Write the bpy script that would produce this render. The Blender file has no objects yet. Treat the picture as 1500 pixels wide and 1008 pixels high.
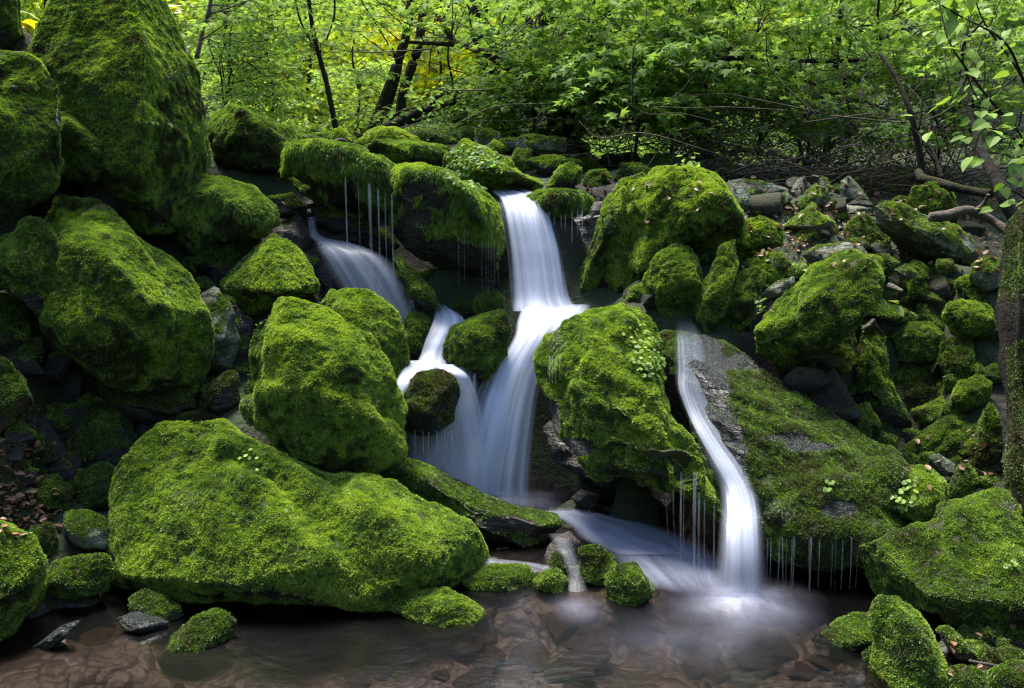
import bpy, math, random
import numpy as np
from mathutils import Vector
from mathutils.bvhtree import BVHTree
random.seed(7)
rng = np.random.default_rng(11)
scene = bpy.context.scene
COL = scene.collection

# ------------------------------------------------------------------ camera
CAMZ, PITCH, F = 2.0, math.radians(11.9), 1299.0
CAM = np.array([0., 0., CAMZ])
FW = np.array([0., math.cos(PITCH), -math.sin(PITCH)])
UP = np.array([0., math.sin(PITCH), math.cos(PITCH)])
RT = np.array([1., 0., 0.])

def W(px, py, d):
    "world point seen at photo pixel (px, py) at a distance d along the view"
    return CAM + d * (RT * ((px - 750.) / F) - UP * ((py - 504.) / F) + FW)

cam_d = bpy.data.cameras.new('camera')
cam = bpy.data.objects.new('camera', cam_d)
COL.objects.link(cam)
cam.location = CAM
cam.rotation_euler = (math.pi / 2 - PITCH, 0, 0)
cam_d.sensor_width = 36
cam_d.lens = 36 * F / 1500.
cam_d.clip_end = 600
cam_d.clip_start = 0.05
scene.camera = cam

# ------------------------------------------------------------------ noise
_perm = np.random.default_rng(3).permutation(256)
_perm = np.concatenate([_perm, _perm, _perm])
_g = np.random.default_rng(4).normal(size=(256, 3)); _g /= np.linalg.norm(_g, axis=1)[:, None]

def pn(P):
    "gradient noise, about -1..1"
    P = np.asarray(P, float)
    i = np.floor(P).astype(int); f = P - i; i &= 255
    u = f * f * f * (f * (f * 6 - 15) + 10)
    r = 0
    for dx in (0, 1):
        for dy in (0, 1):
            for dz in (0, 1):
                h = _perm[_perm[_perm[(i[:, 0] + dx) & 255] + ((i[:, 1] + dy) & 255)] + ((i[:, 2] + dz) & 255)]
                g = _g[h]
                dot = g[:, 0] * (f[:, 0] - dx) + g[:, 1] * (f[:, 1] - dy) + g[:, 2] * (f[:, 2] - dz)
                w = (u[:, 0] if dx else 1 - u[:, 0]) * (u[:, 1] if dy else 1 - u[:, 1]) * (u[:, 2] if dz else 1 - u[:, 2])
                r = r + w * dot
    return r * 1.5

def fbm(P, o=3):
    r = 0; a = 1; s = 0
    for k in range(o):
        r = r + a * pn(P * (2.03 ** k) + 17.3 * k); s += a; a *= .5
    return r / s

def sst(a, b, x):
    t = np.clip((x - a) / (b - a), 0, 1); return t * t * (3 - 2 * t)

# ------------------------------------------------------------------ mesh helpers
def mesh_from(name, V, faces, mats, attrs=None, smooth=True, fmat=None):
    """V (n,3); faces: (m,k) array or list of such arrays."""
    me = bpy.data.meshes.new(name)
    V = np.asarray(V, np.float32)
    if not isinstance(faces, list): faces = [faces]
    faces = [np.asarray(f, np.int32) for f in faces if len(f)]
    me.vertices.add(len(V)); me.vertices.foreach_set('co', V.ravel())
    li = np.concatenate([f.ravel() for f in faces])
    lt = np.concatenate([np.full(len(f), f.shape[1], np.int32) for f in faces])
    ls = np.concatenate([[0], np.cumsum(lt)[:-1]]).astype(np.int32)
    me.loops.add(len(li)); me.loops.foreach_set('vertex_index', li)
    me.polygons.add(len(lt)); me.polygons.foreach_set('loop_start', ls)
    try: me.polygons.foreach_set('loop_total', lt)
    except Exception: pass
    me.polygons.foreach_set('use_smooth', np.full(len(lt), smooth))
    for m in (mats if isinstance(mats, (list, tuple)) else [mats]): me.materials.append(m)
    if fmat is not None: me.polygons.foreach_set('material_index', np.asarray(fmat, np.int32))
    for k, v in (attrs or {}).items():
        v = np.asarray(v, np.float32)
        if v.ndim == 1:
            a = me.attributes.new(k, 'FLOAT', 'POINT'); a.data.foreach_set('value', v)
        else:
            a = me.attributes.new(k, 'FLOAT_VECTOR', 'POINT'); a.data.foreach_set('vector', v.ravel())
    me.update(calc_edges=True)
    return me

def obj(name, me, parent=None, loc=None):
    o = bpy.data.objects.new(name, me); COL.objects.link(o)
    if loc is not None: o.location = [float(c) for c in loc]
    if parent is not None: o.parent = parent
    return o

def tag(o, label=None, cat=None, group=None, kind=None):
    if label: o['label'] = label
    if cat: o['category'] = cat
    if group: o['group'] = group
    if kind: o['kind'] = kind
    return o

def empty(name, loc):
    o = bpy.data.objects.new(name, None); COL.objects.link(o); o.location = [float(c) for c in loc]
    o.empty_display_size = .1
    return o

def build(name, V, faces, mats, origin=None, parent=None, attrs=None, smooth=True, fmat=None):
    V = np.asarray(V, float)
    if parent is not None and origin is None:
        origin = np.array(parent.location); me = mesh_from(name, V - origin, faces, mats, attrs, smooth, fmat)
        return obj(name, me, parent)
    if origin is None: origin = np.array([V[:, 0].mean(), V[:, 1].mean(), V[:, 2].min()])
    me = mesh_from(name, V - origin, faces, mats, attrs, smooth, fmat)
    return obj(name, me, None, origin)

def vnormals(V, Q):
    a = V[Q[:, 0]]; b = V[Q[:, 1]]; c = V[Q[:, 2]]; d = V[Q[:, -1]]
    n = np.cross(c - a, d - b) if Q.shape[1] == 4 else np.cross(b - a, c - a)
    N = np.zeros_like(V)
    for k in range(Q.shape[1]): np.add.at(N, Q[:, k], n)
    return N / (np.linalg.norm(N, axis=1)[:, None] + 1e-12)

def grid_faces(nu, nv, wrap=False):
    "nu columns (fast index) x nv rows"
    i = np.arange(nu if wrap else nu - 1); j = np.arange(nv - 1)
    I, J = np.meshgrid(i, j)
    I2 = (I + 1) % nu
    return np.stack([J * nu + I, J * nu + I2, (J + 1) * nu + I2, (J + 1) * nu + I], -1).reshape(-1, 4)

def norm(v): return v / (np.linalg.norm(v, axis=-1, keepdims=True) + 1e-12)

def spline(pts, n):
    "Catmull-Rom through rows of pts, n samples"
    P = np.asarray(pts, float)
    if len(P) < 3:
        t = np.linspace(0, 1, n)[:, None]; return P[0] * (1 - t) + P[-1] * t
    Q = np.vstack([2 * P[0] - P[1], P, 2 * P[-1] - P[-2]])
    t = np.linspace(0, len(P) - 1 - 1e-6, n); k = t.astype(int); f = (t - k)[:, None]
    a, b, c, d = Q[k], Q[k + 1], Q[k + 2], Q[k + 3]
    return .5 * (2 * b + (c - a) * f + (2 * a - 5 * b + 4 * c - d) * f ** 2 + (3 * b - a - 3 * c + d) * f ** 3)

def tube(P, R, k=8, knob=0.):
    "tube along P with radii R -> V, quads"
    P = np.asarray(P, float); n = len(P); R = np.broadcast_to(np.asarray(R, float), (n,))
    T = norm(np.gradient(P, axis=0))
    up = np.array([0.31, .2, .93]); 
    A = norm(np.cross(T, np.broadcast_to(up, T.shape))); B = np.cross(T, A)
    th = np.arange(k) / k * 2 * np.pi
    V = P[:, None] + R[:, None, None] * (np.cos(th)[None, :, None] * A[:, None] + np.sin(th)[None, :, None] * B[:, None])
    V = V.reshape(-1, 3)
    if knob:
        nn = fbm(V * 9., 3)[:, None]; C = np.repeat(P, k, 0); V = C + (V - C) * (1 + knob * nn)
    V = np.vstack([V, P[-1:], P[:1]])
    Fq = grid_faces(k, n, True)
    e = (n - 1) * k; i = np.arange(k); j = (i + 1) % k
    cap = np.vstack([np.stack([e + i, e + j, np.full(k, n * k), np.full(k, n * k)], 1)[:, :3], np.stack([j, i, np.full(k, n * k + 1)], 1)])
    return V, Fq, cap

class Tubes:
    def __init__(s): s.V = []; s.Q = []; s.T = []; s.n = 0
    def add(s, P, R, k=6, knob=0.):
        V, Q, T = tube(P, R, k, knob); s.V.append(V); s.Q.append(Q + s.n); s.T.append(T + s.n); s.n += len(V)
    def build(s, name, mat, parent=None, origin=None):
        return build(name, np.vstack(s.V), [np.vstack(s.Q), np.vstack(s.T)], mat, origin, parent)

def scatter(tv, tf, pos, X, Y, Z, scale):
    "copies of template (tv, tf) with per copy frame and scale"
    n = len(pos); k = len(tv)
    s = np.broadcast_to(np.asarray(scale, float), (n,))[:, None, None]
    V = pos[:, None] + s * (tv[None, :, 0:1] * X[:, None] + tv[None, :, 1:2] * Y[:, None] + tv[None, :, 2:3] * Z[:, None])
    Fc = (np.arange(n)[:, None, None] * k + tf[None]).reshape(-1, tf.shape[1])
    return V.reshape(-1, 3), Fc

# ------------------------------------------------------------------ materials
def newmat(name):
    m = bpy.data.materials.new(name); m.use_nodes = True
    nt = m.node_tree; nt.nodes.clear()
    return m, nt, nt.nodes, nt.links

def nd(nt, t, **kw):
    n = nt.nodes.new(t)
    for k, v in kw.items():
        if k[0] == '_': setattr(n, k[1:], v)
        else:
            try: n.inputs[k.replace('_', ' ')].default_value = v
            except KeyError: n.inputs[int(k[1:])].default_value = v
    return n

def ramp(nt, fac, stops):
    r = nt.nodes.new('ShaderNodeValToRGB'); e = r.color_ramp.elements
    while len(e) < len(stops): e.new(.5)
    for el, (p, c) in zip(e, stops): el.position = p; el.color = (*c, 1) if len(c) == 3 else c
    nt.links.new(fac, r.inputs[0]); return r.outputs[0]

def mixc(nt, fac, a, b):
    m = nt.nodes.new('ShaderNodeMix'); m.data_type = 'RGBA'
    for s, v in ((m.inputs[0], fac), (m.inputs[6], a), (m.inputs[7], b)):
        if isinstance(v, (int, float)): s.default_value = v
        elif isinstance(v, tuple): s.default_value = (*v, 1)
        else: nt.links.new(v, s)
    return m.outputs[2]

def math_(nt, op, a, b=0., clamp=False):
    m = nt.nodes.new('ShaderNodeMath'); m.operation = op; m.use_clamp = clamp
    for s, v in ((m.inputs[0], a), (m.inputs[1], b)):
        if isinstance(v, (int, float)): s.default_value = v
        else: nt.links.new(v, s)
    return m.outputs[0]

def coords(nt, scale=(1, 1, 1)):
    tc = nt.nodes.new('ShaderNodeTexCoord'); oi = nt.nodes.new('ShaderNodeObjectInfo')
    mp = nt.nodes.new('ShaderNodeMapping'); mp.inputs['Scale'].default_value = scale
    nt.links.new(tc.outputs['Object'], mp.inputs[0])
    c = nt.nodes.new('ShaderNodeVectorMath'); c.operation = 'SCALE'; c.inputs[0].default_value = (37, 51, 29)
    nt.links.new(oi.outputs['Random'], c.inputs['Scale']); nt.links.new(c.outputs[0], mp.inputs['Location'])
    return mp.outputs[0]

def noise(nt, vec, scale, detail=4., rough=.55, dist=0.):
    n = nd(nt, 'ShaderNodeTexNoise', Scale=scale, Detail=detail, Roughness=rough, Distortion=dist)
    nt.links.new(vec, n.inputs['Vector']); return n.outputs['Fac']

def attr(nt, name):
    a = nt.nodes.new('ShaderNodeAttribute'); a.attribute_name = name; return a

def rock_mat(name, c0, c1, c2, lichen=0., rough=(.35, .75), moss_col=(.028, .045, .008), wet_bump=1., sv=(2.2, 2.2, 11), spec=.5):
    m, nt, N, L = newmat(name)
    v = coords(nt)
    big = noise(nt, v, 3.2, 6, .6, .4); fine = noise(nt, v, 26, 6, .65); grit = noise(nt, v, 120, 3, .7)
    vs = coords(nt, sv); strata = noise(nt, vs, 2.4, 5, .6, .8)
    col = ramp(nt, big, [(.3, c0), (.5, c1), (.7, c2)])
    col = mixc(nt, math_(nt, 'MULTIPLY', ramp(nt, fine, [(.4, (0, 0, 0)), (.62, (1, 1, 1))]), .55), col, tuple(x * .45 for x in c0))
    col = mixc(nt, math_(nt, 'MULTIPLY', ramp(nt, strata, [(.55, (0, 0, 0)), (.7, (1, 1, 1))]), .5), col, tuple(x * 1.5 for x in c2))
    if lichen:
        l = noise(nt, v, 7, 5, .62, .3); l2 = noise(nt, v, 45, 3, .6)
        lf = math_(nt, 'ADD', l, math_(nt, 'MULTIPLY', l2, .25))
        col = mixc(nt, math_(nt, 'MULTIPLY', ramp(nt, lf, [(.62, (0, 0, 0)), (.68, (1, 1, 1))]), lichen), col, (.24, .27, .2))
        lf2 = noise(nt, v, 4, 6, .65)
        col = mixc(nt, math_(nt, 'MULTIPLY', ramp(nt, lf2, [(.45, (0, 0, 0)), (.62, (1, 1, 1))]), .7), col, (.06, .085, .02))
    mo = attr(nt, 'moss')
    mf = math_(nt, 'ADD', mo.outputs['Fac'], math_(nt, 'MULTIPLY', math_(nt, 'SUBTRACT', fine, .5), .9))
    mk = ramp(nt, mf, [(.35, (0, 0, 0)), (.6, (1, 1, 1))])
    mcol = mixc(nt, ramp(nt, noise(nt, v, 9, 5), [(.4, (0, 0, 0)), (.62, (1, 1, 1))]), moss_col, (moss_col[0] * 1.5, moss_col[1] * .8, moss_col[2]))
    col = mixc(nt, mk, col, mcol)
    b = nd(nt, 'ShaderNodeBsdfPrincipled'); b.inputs['Specular IOR Level'].default_value = spec
    L.new(col, b.inputs['Base Color'])
    rg = nd(nt, 'ShaderNodeMapRange', To_Min=rough[0], To_Max=rough[1]); L.new(noise(nt, v, 5, 4), rg.inputs[0])
    rg.inputs[1].default_value = .35; rg.inputs[2].default_value = .65
    rm = nt.nodes.new('ShaderNodeMix'); L.new(mk, rm.inputs[0]); L.new(rg.outputs[0], rm.inputs[2]); rm.inputs[3].default_value = .9
    L.new(rm.outputs[0], b.inputs['Roughness'])
    h = math_(nt, 'ADD', math_(nt, 'MULTIPLY', strata, .6), math_(nt, 'ADD', math_(nt, 'MULTIPLY', fine, .5), math_(nt, 'MULTIPLY', grit, .18)))
    bp = nd(nt, 'ShaderNodeBump', Strength=.9 * wet_bump, Distance=.06); L.new(h, bp.inputs['Height']); L.new(bp.outputs[0], b.inputs['Normal'])
    o = nd(nt, 'ShaderNodeOutputMaterial'); L.new(b.outputs[0], o.inputs[0])
    return m

def leafy_mat(name, stops, trans=.35, gloss=.06, rough=.5, key='tone', tint=(1.15, 1.1, .5)):
    m, nt, N, L = newmat(name)
    a = attr(nt, key)
    col = ramp(nt, a.outputs['Fac'], stops)
    d = nd(nt, 'ShaderNodeBsdfDiffuse'); t = nd(nt, 'ShaderNodeBsdfTranslucent')
    L.new(col, d.inputs[0])
    tm = nt.nodes.new('ShaderNodeMix'); tm.data_type = 'RGBA'; tm.blend_type = 'MULTIPLY'; tm.inputs[0].default_value = 1
    L.new(col, tm.inputs[6]); tm.inputs[7].default_value = (*tint, 1); L.new(tm.outputs[2], t.inputs[0])
    mx = nd(nt, 'ShaderNodeMixShader', i0=trans); L.new(d.outputs[0], mx.inputs[1]); L.new(t.outputs[0], mx.inputs[2])
    out = mx.outputs[0]
    if gloss:
        g = nd(nt, 'ShaderNodeBsdfGlossy', Roughness=rough); g.inputs[0].default_value = (1, 1, 1, 1)
        m2 = nd(nt, 'ShaderNodeMixShader', i0=gloss); L.new(out, m2.inputs[1]); L.new(g.outputs[0], m2.inputs[2]); out = m2.outputs[0]
    o = nd(nt, 'ShaderNodeOutputMaterial'); L.new(out, o.inputs[0])
    return m

ROCK_WET = rock_mat('wet_dark_rock', (.012, .011, .010), (.030, .027, .023), (.075, .064, .052), 0, (.2, .6), spec=.5)
ROCK_FILM = rock_mat('water_filmed_rock', (.005, .008, .006), (.009, .013, .010), (.016, .021, .017), 0, (.15, .4), spec=.45)
ROCK_BROWN = rock_mat('brown_rock', (.03, .022, .016), (.055, .042, .03), (.09, .07, .05), 0, (.35, .8))
ROCK_GREY = rock_mat('lichen_grey_rock', (.040, .044, .026), (.075, .083, .048), (.12, .13, .08), .6, (.6, .95))
MOSS = leafy_mat('moss_shoots', [(0., (.060, .036, .015)), (.25, (.060, .062, .013)), (.5, (.083, .145, .022)), (.75, (.172, .285, .032)), (1., (.36, .475, .052))], .35, .03, .5, tint=(1.1, 1.1, .5))
BARK = rock_mat('bark', (.012, .011, .007), (.024, .020, .012), (.045, .037, .023), 0, (.8, .95), sv=(10, 10, 1.2), spec=.2)
BARK_DARK = rock_mat('dark_bark', (.012, .010, .007), (.025, .019, .013), (.045, .035, .024), .0, (.8, .95), sv=(10, 10, 1.2), spec=.2)
TWIG = rock_mat('dry_twig', (.05, .037, .026), (.10, .075, .05), (.16, .125, .09), .0, (.7, .95))
LEAF = leafy_mat('tree_leaves', [(0., (.065, .125, .028)), (.4, (.14, .255, .05)), (.75, (.26, .39, .065)), (1., (.42, .51, .07))], .55, .014, .5, tint=(1.1, 1.12, .75))
LEAF_SUN = leafy_mat('sun_tinted_leaves', [(0., (.14, .24, .012)), (.5, (.28, .38, .018)), (1., (.50, .48, .025))], .55, .04, .5, tint=(1.3, 1.15, .35))  # yellow-green leaves, colour made brighter and yellower to carry the sunlight
LEAF_GLOW = leafy_mat('sun_glow_leaves', [(0., (.26, .33, .03)), (.5, (.48, .50, .035)), (1., (.70, .62, .04))], .55, .01, .5, tint=(1.3, 1.1, .35))  # sun glow behind the trunks put into the leaf colour
LEAF_PALE = leafy_mat('pale_glossy_leaves', [(0., (.10, .20, .025)), (.5, (.19, .32, .05)), (1., (.32, .42, .12))], .4, .015, .5)
LITTER = leafy_mat('dead_leaves', [(0., (.07, .034, .016)), (.4, (.16, .08, .035)), (.8, (.28, .145, .065)), (1., (.34, .20, .11))], .15, .04, .5, tint=(1, .9, .8))
# ------------------------------------------------------------------ boulders
ALLROCK = {}          # name key -> (V, quads) world space for ray casts
CTRL = []             # terrain control points gathered from the boulders

def outline_radius(poly, c, n, sm=2):
    th = np.linspace(0, 2 * np.pi, n, endpoint=False)
    D = np.stack([np.cos(th), np.sin(th)], 1)
    A = poly - c; B = np.roll(A, -1, axis=0); E = B - A
    R = np.zeros(n)
    for a, e in zip(A, E):
        den = D[:, 0] * e[1] - D[:, 1] * e[0]
        with np.errstate(divide='ignore', invalid='ignore'):
            t = (a[0] * e[1] - a[1] * e[0]) / den
            u = (a[0] * D[:, 1] - a[1] * D[:, 0]) / den
        ok = (np.abs(den) > 1e-9) & (t > 0) & (u >= -1e-6) & (u <= 1 + 1e-6)
        R = np.where(ok & (t > R), t, R)
    z = R <= 0
    if z.any(): R[z] = np.interp(th[z], th[~z], R[~z])
    for _ in range(sm): R = .25 * np.roll(R, 1) + .5 * R + .25 * np.roll(R, -1)
    return th, R

def hull_planes(pts):
    import bmesh
    bm = bmesh.new()
    for p in pts: bm.verts.new(p)
    bmesh.ops.convex_hull(bm, input=bm.verts[:], use_existing_faces=False)
    out = []
    for f_ in bm.faces:
        if f_.calc_area() < 1e-9: continue
        n_ = np.array(f_.normal); h_ = float(n_ @ np.array(f_.verts[0].co))
        if h_ < 0: n_, h_ = -n_, -h_
        out.append((n_, max(h_, 1e-3)))
    bm.free()
    return out

def hull2d(P):
    P = sorted(map(tuple, P))
    def half(Q):
        h = []
        for p in Q:
            while len(h) > 1 and (h[-1][0] - h[-2][0]) * (p[1] - h[-2][1]) - (h[-1][1] - h[-2][1]) * (p[0] - h[-2][0]) <= 0: h.pop()
            h.append(p)
        return h[:-1]
    return np.array(half(P) + half(P[::-1]))

def moss_mask(V, N, bias, seed, up=.5, ns=2.6):
    return sst(0., .42, bias - .06 + up * N[:, 2] + .50 * fbm(V * ns + seed, 3) + .22 * fbm(V * 11 + seed, 2))

def moss_coat(root, V, Q, N, M, dens, L, hang, tone, seed, lumpN=None, cull=True, browner=0., wid=1.):
    "thousands of short shoots standing on the faces of V/Q where mask M is high"
    tri = np.vstack([Q[:, [0, 1, 2]], Q[:, [0, 2, 3]]]); tri = tri[(tri[:, 0] != tri[:, 1]) & (tri[:, 1] != tri[:, 2]) & (tri[:, 0] != tri[:, 2])]
    a, b, c = V[tri[:, 0]], V[tri[:, 1]], V[tri[:, 2]]
    n = np.cross(b - a, c - a); ar = np.linalg.norm(n, axis=1) / 2; n = n / (2 * ar[:, None] + 1e-12)
    cen = (a + b + c) / 3
    m = M[tri].mean(1)
    w = ar * sst(.25, .75, m)
    if cull:
        tc = norm(CAM - cen); f = (n * tc).sum(1); w = w * (f > -.38)
        # bed under water carries no moss
    w = w * (cen[:, 2] > -.01)
    tot = w.sum()
    if tot <= 0: return None
    cnt = int(min(tot * dens, 360000))
    if cnt < 20: return None
    r = np.random.default_rng(seed)
    k = r.choice(len(tri), cnt, p=w / tot)
    u = r.random((cnt, 2)); fl = u.sum(1) > 1; u[fl] = 1 - u[fl]
    P = a[k] + u[:, :1] * (b - a)[k] + u[:, 1:] * (c - a)[k]
    nv = norm(N[tri[k, 0]] * .5 + n[k])
    rd = norm(r.normal(size=(cnt, 3)))
    clump = fbm(P * 22 + seed, 2)
    steep = np.clip(1.1 - nv[:, 2], 0, 1)
    bil = 1 - 2 * np.abs(pn(P * 30 + seed)); bil2 = 1 - 2 * np.abs(pn(P * 13 + seed + 7))
    P = P + n[k] * (.004 * bil + .0055 * bil2)[:, None]
    hs = hang * .45 if hang < 1 else hang
    dr = norm(nv * (1 + .5 * clump[:, None]) + rd * .95 + np.array([0, 0, -1.]) * (hs * steep)[:, None])
    ln = L * .52 * (.5 + .8 * r.random(cnt)) * (1 + .6 * clump) * (1 + max(0, hs - .3) * .9 * steep * (nv[:, 2] < .6))
    side = norm(np.cross(dr, norm(r.normal(size=(cnt, 3)))))
    wd = (.0018 + .0013 * r.random(cnt)) * wid
    P = P - nv * .003
    bend = np.array([0, 0, -1.]) * (.15 + hs * .6) * ln[:, None] * .5
    mid = P + dr * ln[:, None] * .55; tip = P + dr * ln[:, None] + bend
    VV = np.stack([P - side * wd[:, None], P + side * wd[:, None], mid + side * wd[:, None] * 1.1, tip, mid - side * wd[:, None] * 1.1], 1).reshape(-1, 3)
    FF = (np.arange(cnt)[:, None] * 5 + np.arange(5)[None])
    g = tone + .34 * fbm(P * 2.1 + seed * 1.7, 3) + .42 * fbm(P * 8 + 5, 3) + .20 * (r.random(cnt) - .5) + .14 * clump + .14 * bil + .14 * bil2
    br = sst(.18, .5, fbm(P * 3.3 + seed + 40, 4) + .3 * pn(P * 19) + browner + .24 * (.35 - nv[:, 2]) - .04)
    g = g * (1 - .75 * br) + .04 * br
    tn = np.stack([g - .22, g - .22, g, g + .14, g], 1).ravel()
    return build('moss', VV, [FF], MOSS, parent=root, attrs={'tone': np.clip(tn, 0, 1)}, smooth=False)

def boulder(name, cat, label, poly, d, pole=None, f=None, b=None, a=.72, fac=2, amp=.028, lump=0., moss=.55, tone=.5,
            L=.016, hang=.35, mat=None, tilt=0., group=None, key=None, dens=125000, seed=None, cuts=(), strata=0., browner=0., up=.42, pf=.12, ctrl=True, wid=1., ledge=.045, bare=(), kp=None, nkp=6, rnd=170.):
    poly = np.asarray(poly, float)
    cx = (poly[:, 0].min() + poly[:, 0].max()) / 2; cy = (poly[:, 1].min() + poly[:, 1].max()) / 2
    cen = np.array([cx, cy]); pole = np.array(pole if pole else (cx, cy + pf * (poly[:, 1].max() - poly[:, 1].min())), float)
    seed = seed if seed is not None else int(cx * 7 + cy * 13) % 9973
    r = np.random.default_rng(seed)
    per = np.linalg.norm(poly - np.roll(poly, 1, 0), axis=1).sum()
    nth = int(np.clip(per / 4.2, 76, 340)); nph = int(nth * .5) | 1
    s = d / F
    th, R = outline_radius(poly, pole, nth, 0 if mat is ROCK_GREY else 1)
    ring = pole + np.stack([np.cos(th), np.sin(th)], 1) * R[:, None]
    mr = per / (2 * np.pi) * s
    f = f if f else .8 * mr; b = b if b else .85 * mr
    sr = np.linspace(-1, 1, nph)[1:-1]; aa = np.abs(sr); p_ = 1.15; g_ = aa ** p_ / (aa ** p_ + (1 - aa) ** p_)
    ph = np.sign(sr) * g_ * np.pi / 2
    lat = np.cos(ph) ** a; dep = np.sign(ph) * np.abs(np.sin(ph)) ** a
    # polyhedral body: outline corners, a few front corners, a few back corners; planes of their hull, edges slightly rounded
    pl = (poly - pole) * s * np.array([1, -1])
    jit = r.uniform(-.22, .22, len(pl)) * min(f, b)
    pts = [(x, y, z) for (x, y), z in zip(pl, jit)]
    if kp: pts += [((x - pole[0]) * s, -(y - pole[1]) * s, -z * f) for x, y, z in kp]
    else:
        nk = nkp; a0 = r.uniform(0, 6.28)
        for k in range(nk):
            t_ = a0 + (k + r.uniform(-.3, .3)) * 6.28 / nk; q_ = r.uniform(.5, .82) if k else .15
            rr = np.interp(t_ % 6.2831, th, R) * s
            pts.append((math.cos(t_) * rr * q_, -math.sin(t_) * rr * q_, -f * (r.uniform(.55, .95) if k else 1.)))
    for k in range(5):
        t_ = k * 6.28 / 5 + r.uniform(-.4, .4); rr = np.interp(t_ % 6.2831, th, R) * s
        pts.append((math.cos(t_) * rr * .5, -math.sin(t_) * rr * .5, b * r.uniform(.7, 1.)))
    pls = hull_planes(pts)
    lat = np.cos(ph); dep = np.sin(ph)
    XY = (ring - pole)[None] * lat[:, None, None]
    Z = np.where(dep < 0, dep * f, dep * b)[:, None] * np.ones((1, nth))
    P = np.stack([XY[..., 0] * s, -XY[..., 1] * s, Z], -1).reshape(-1, 3)
    P = np.vstack([P, [[0, 0, -f]], [[0, 0, b]]])
    G_ = np.stack([np.clip(P @ n_ / h_, 1e-6, None) for n_, h_ in pls], 1); gm = G_.max(1)
    t_ = 1 / (gm * (((G_ / gm[:, None]) ** rnd).sum(1)) ** (1 / rnd))
    P = P * t_[:, None]
    th2, Rh = outline_radius(hull2d(poly), pole, nth)
    rat = np.clip(R / Rh, .3, 1.02); rat = np.append(np.tile(rat, len(ph)), [1, 1])
    P[:, :2] *= rat[:, None]
    n0 = len(ph) * nth
    Q = grid_faces(nth, len(ph), True)
    i = np.arange(nth); j = (i + 1) % nth
    capf = np.stack([j, i, np.full(nth, n0), np.full(nth, n0)], 1)
    e = (len(ph) - 1) * nth
    capb = np.stack([e + i, e + j, np.full(nth, n0 + 1), np.full(nth, n0 + 1)], 1)
    planes = [(norm(np.array(c[:3], float)), c[3]) for c in cuts]
    for _ in range(fac):
        v = norm(r.normal(size=3)); v[2] = -abs(v[2]) * 1.1 - .25; planes.append((norm(v), r.uniform(.8, .95)))
    for nrm, h in planes:
        dd = P @ nrm; hh = h * dd.max(); ex = np.clip(dd - hh, 0, None)
        P = P - nrm[None] * (ex * .93 * sst(.0, .45, -P[:, 2] / f))[:, None]
    P += np.array([(pole[0] - cx) * s, -(pole[1] - cy) * s, 0])
    P[:, :2] *= (1 + np.minimum(P[:, 2:3], 0) / d)
    P[:, 2] += tilt * P[:, 1]
    # camera axes -> world
    o = W(cx, cy, d)
    V = o + P[:, 0:1] * RT + P[:, 1:2] * UP + P[:, 2:3] * FW
    QQ = np.vstack([Q, capf, capb])
    N = vnormals(V, QQ)
    if ((V[:n0] - o) * N[:n0]).sum() < 0: QQ = QQ[:, ::-1]; N = -N
    k = 1.0 / max(mr, .12)
    disp = amp * mr * 1.6 * fbm(V * k * 1.5 + seed, 4)
    disp += .010 * fbm(V * 9 + seed, 3) * min(1, mr * 3) + .005 * (np.abs(pn(V * 21 + seed)) - .25) * min(1, mr * 3)
    if strata:
        sc = V[:, 2] * 9 + V[:, 0] * 2.2 + 1.2 * pn(V * 1.7 + seed)
        disp += strata * (np.abs((sc % 1) - .5) * 2 - .5) * (.6 + .6 * pn(V * 2.5 + 9))
    for _ in range(4 if mr > .22 else 2):
        lv = norm(r.normal(size=3) * np.array([1, .6, 1.2])); off = r.uniform(-.55, .55) * mr
        q_ = (V - o) @ lv - off + .10 * mr * fbm(V * 2.4 / max(mr, .2) + seed, 2)
        disp += ledge * mr * np.tanh(q_ / (.03 * mr + .004)) * (.4 + .6 * np.clip(pn(V * 1.6 / max(mr, .2) + off * 9) * 2 + .4, 0, 1))
    if (mat or ROCK_WET) is ROCK_WET and moss < .15:
        disp += .035 * (np.abs(pn(V * np.array([3, 3, 9.]) + seed)) - .3) * min(1, mr * 2.5) + .018 * fbm(V * np.array([8, 8, 22.]) + seed, 3) * min(1, mr * 2.5)
    if lump:
        l1 = np.abs(pn(V * 6.0 * np.array([1, 1, 1.3]) + seed)); l2 = np.abs(pn(V * 14 + seed))
        disp += .40 * lump * (l1 * .9 + l2 * .45 - .4)
    V = V + N * disp[:, None]
    N = vnormals(V, QQ)
    M = moss_mask(V, N, moss, seed, up) * (V[:, 2] > -.02)
    if bare:
        D_ = V - CAM; dz_ = D_ @ FW; ux = 750 + F * (D_ @ RT) / dz_; uy = 504 - F * (D_ @ UP) / dz_; nz_ = .9 * fbm(V * 4 + seed, 3) + .5 * fbm(V * 16 + seed, 2)
        for bx, by, rx, ry, am in bare:
            q_ = ((ux - bx) / rx) ** 2 + ((uy - by) / ry) ** 2 + nz_
            M = M * (1 - am * (1 - sst(.7, 1.25, q_)))
    flip = -1 if QQ[0, 0] != Q[0, 0] else 1
    root = build(name, V, [QQ[:len(Q)], capf[:, :3][:, ::flip], capb[:, :3][:, ::flip]], mat or ROCK_WET, attrs={'moss': M})
    if mat is ROCK_GREY: root.data.set_sharp_from_angle(angle=math.radians(28))
    tag(root, label, cat, group)
    Lf = L
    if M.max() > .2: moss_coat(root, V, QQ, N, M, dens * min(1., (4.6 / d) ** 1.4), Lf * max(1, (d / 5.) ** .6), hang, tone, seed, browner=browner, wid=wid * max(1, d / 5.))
    ALLROCK[key or name + str(len(ALLROCK))] = (V, QQ)
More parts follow.
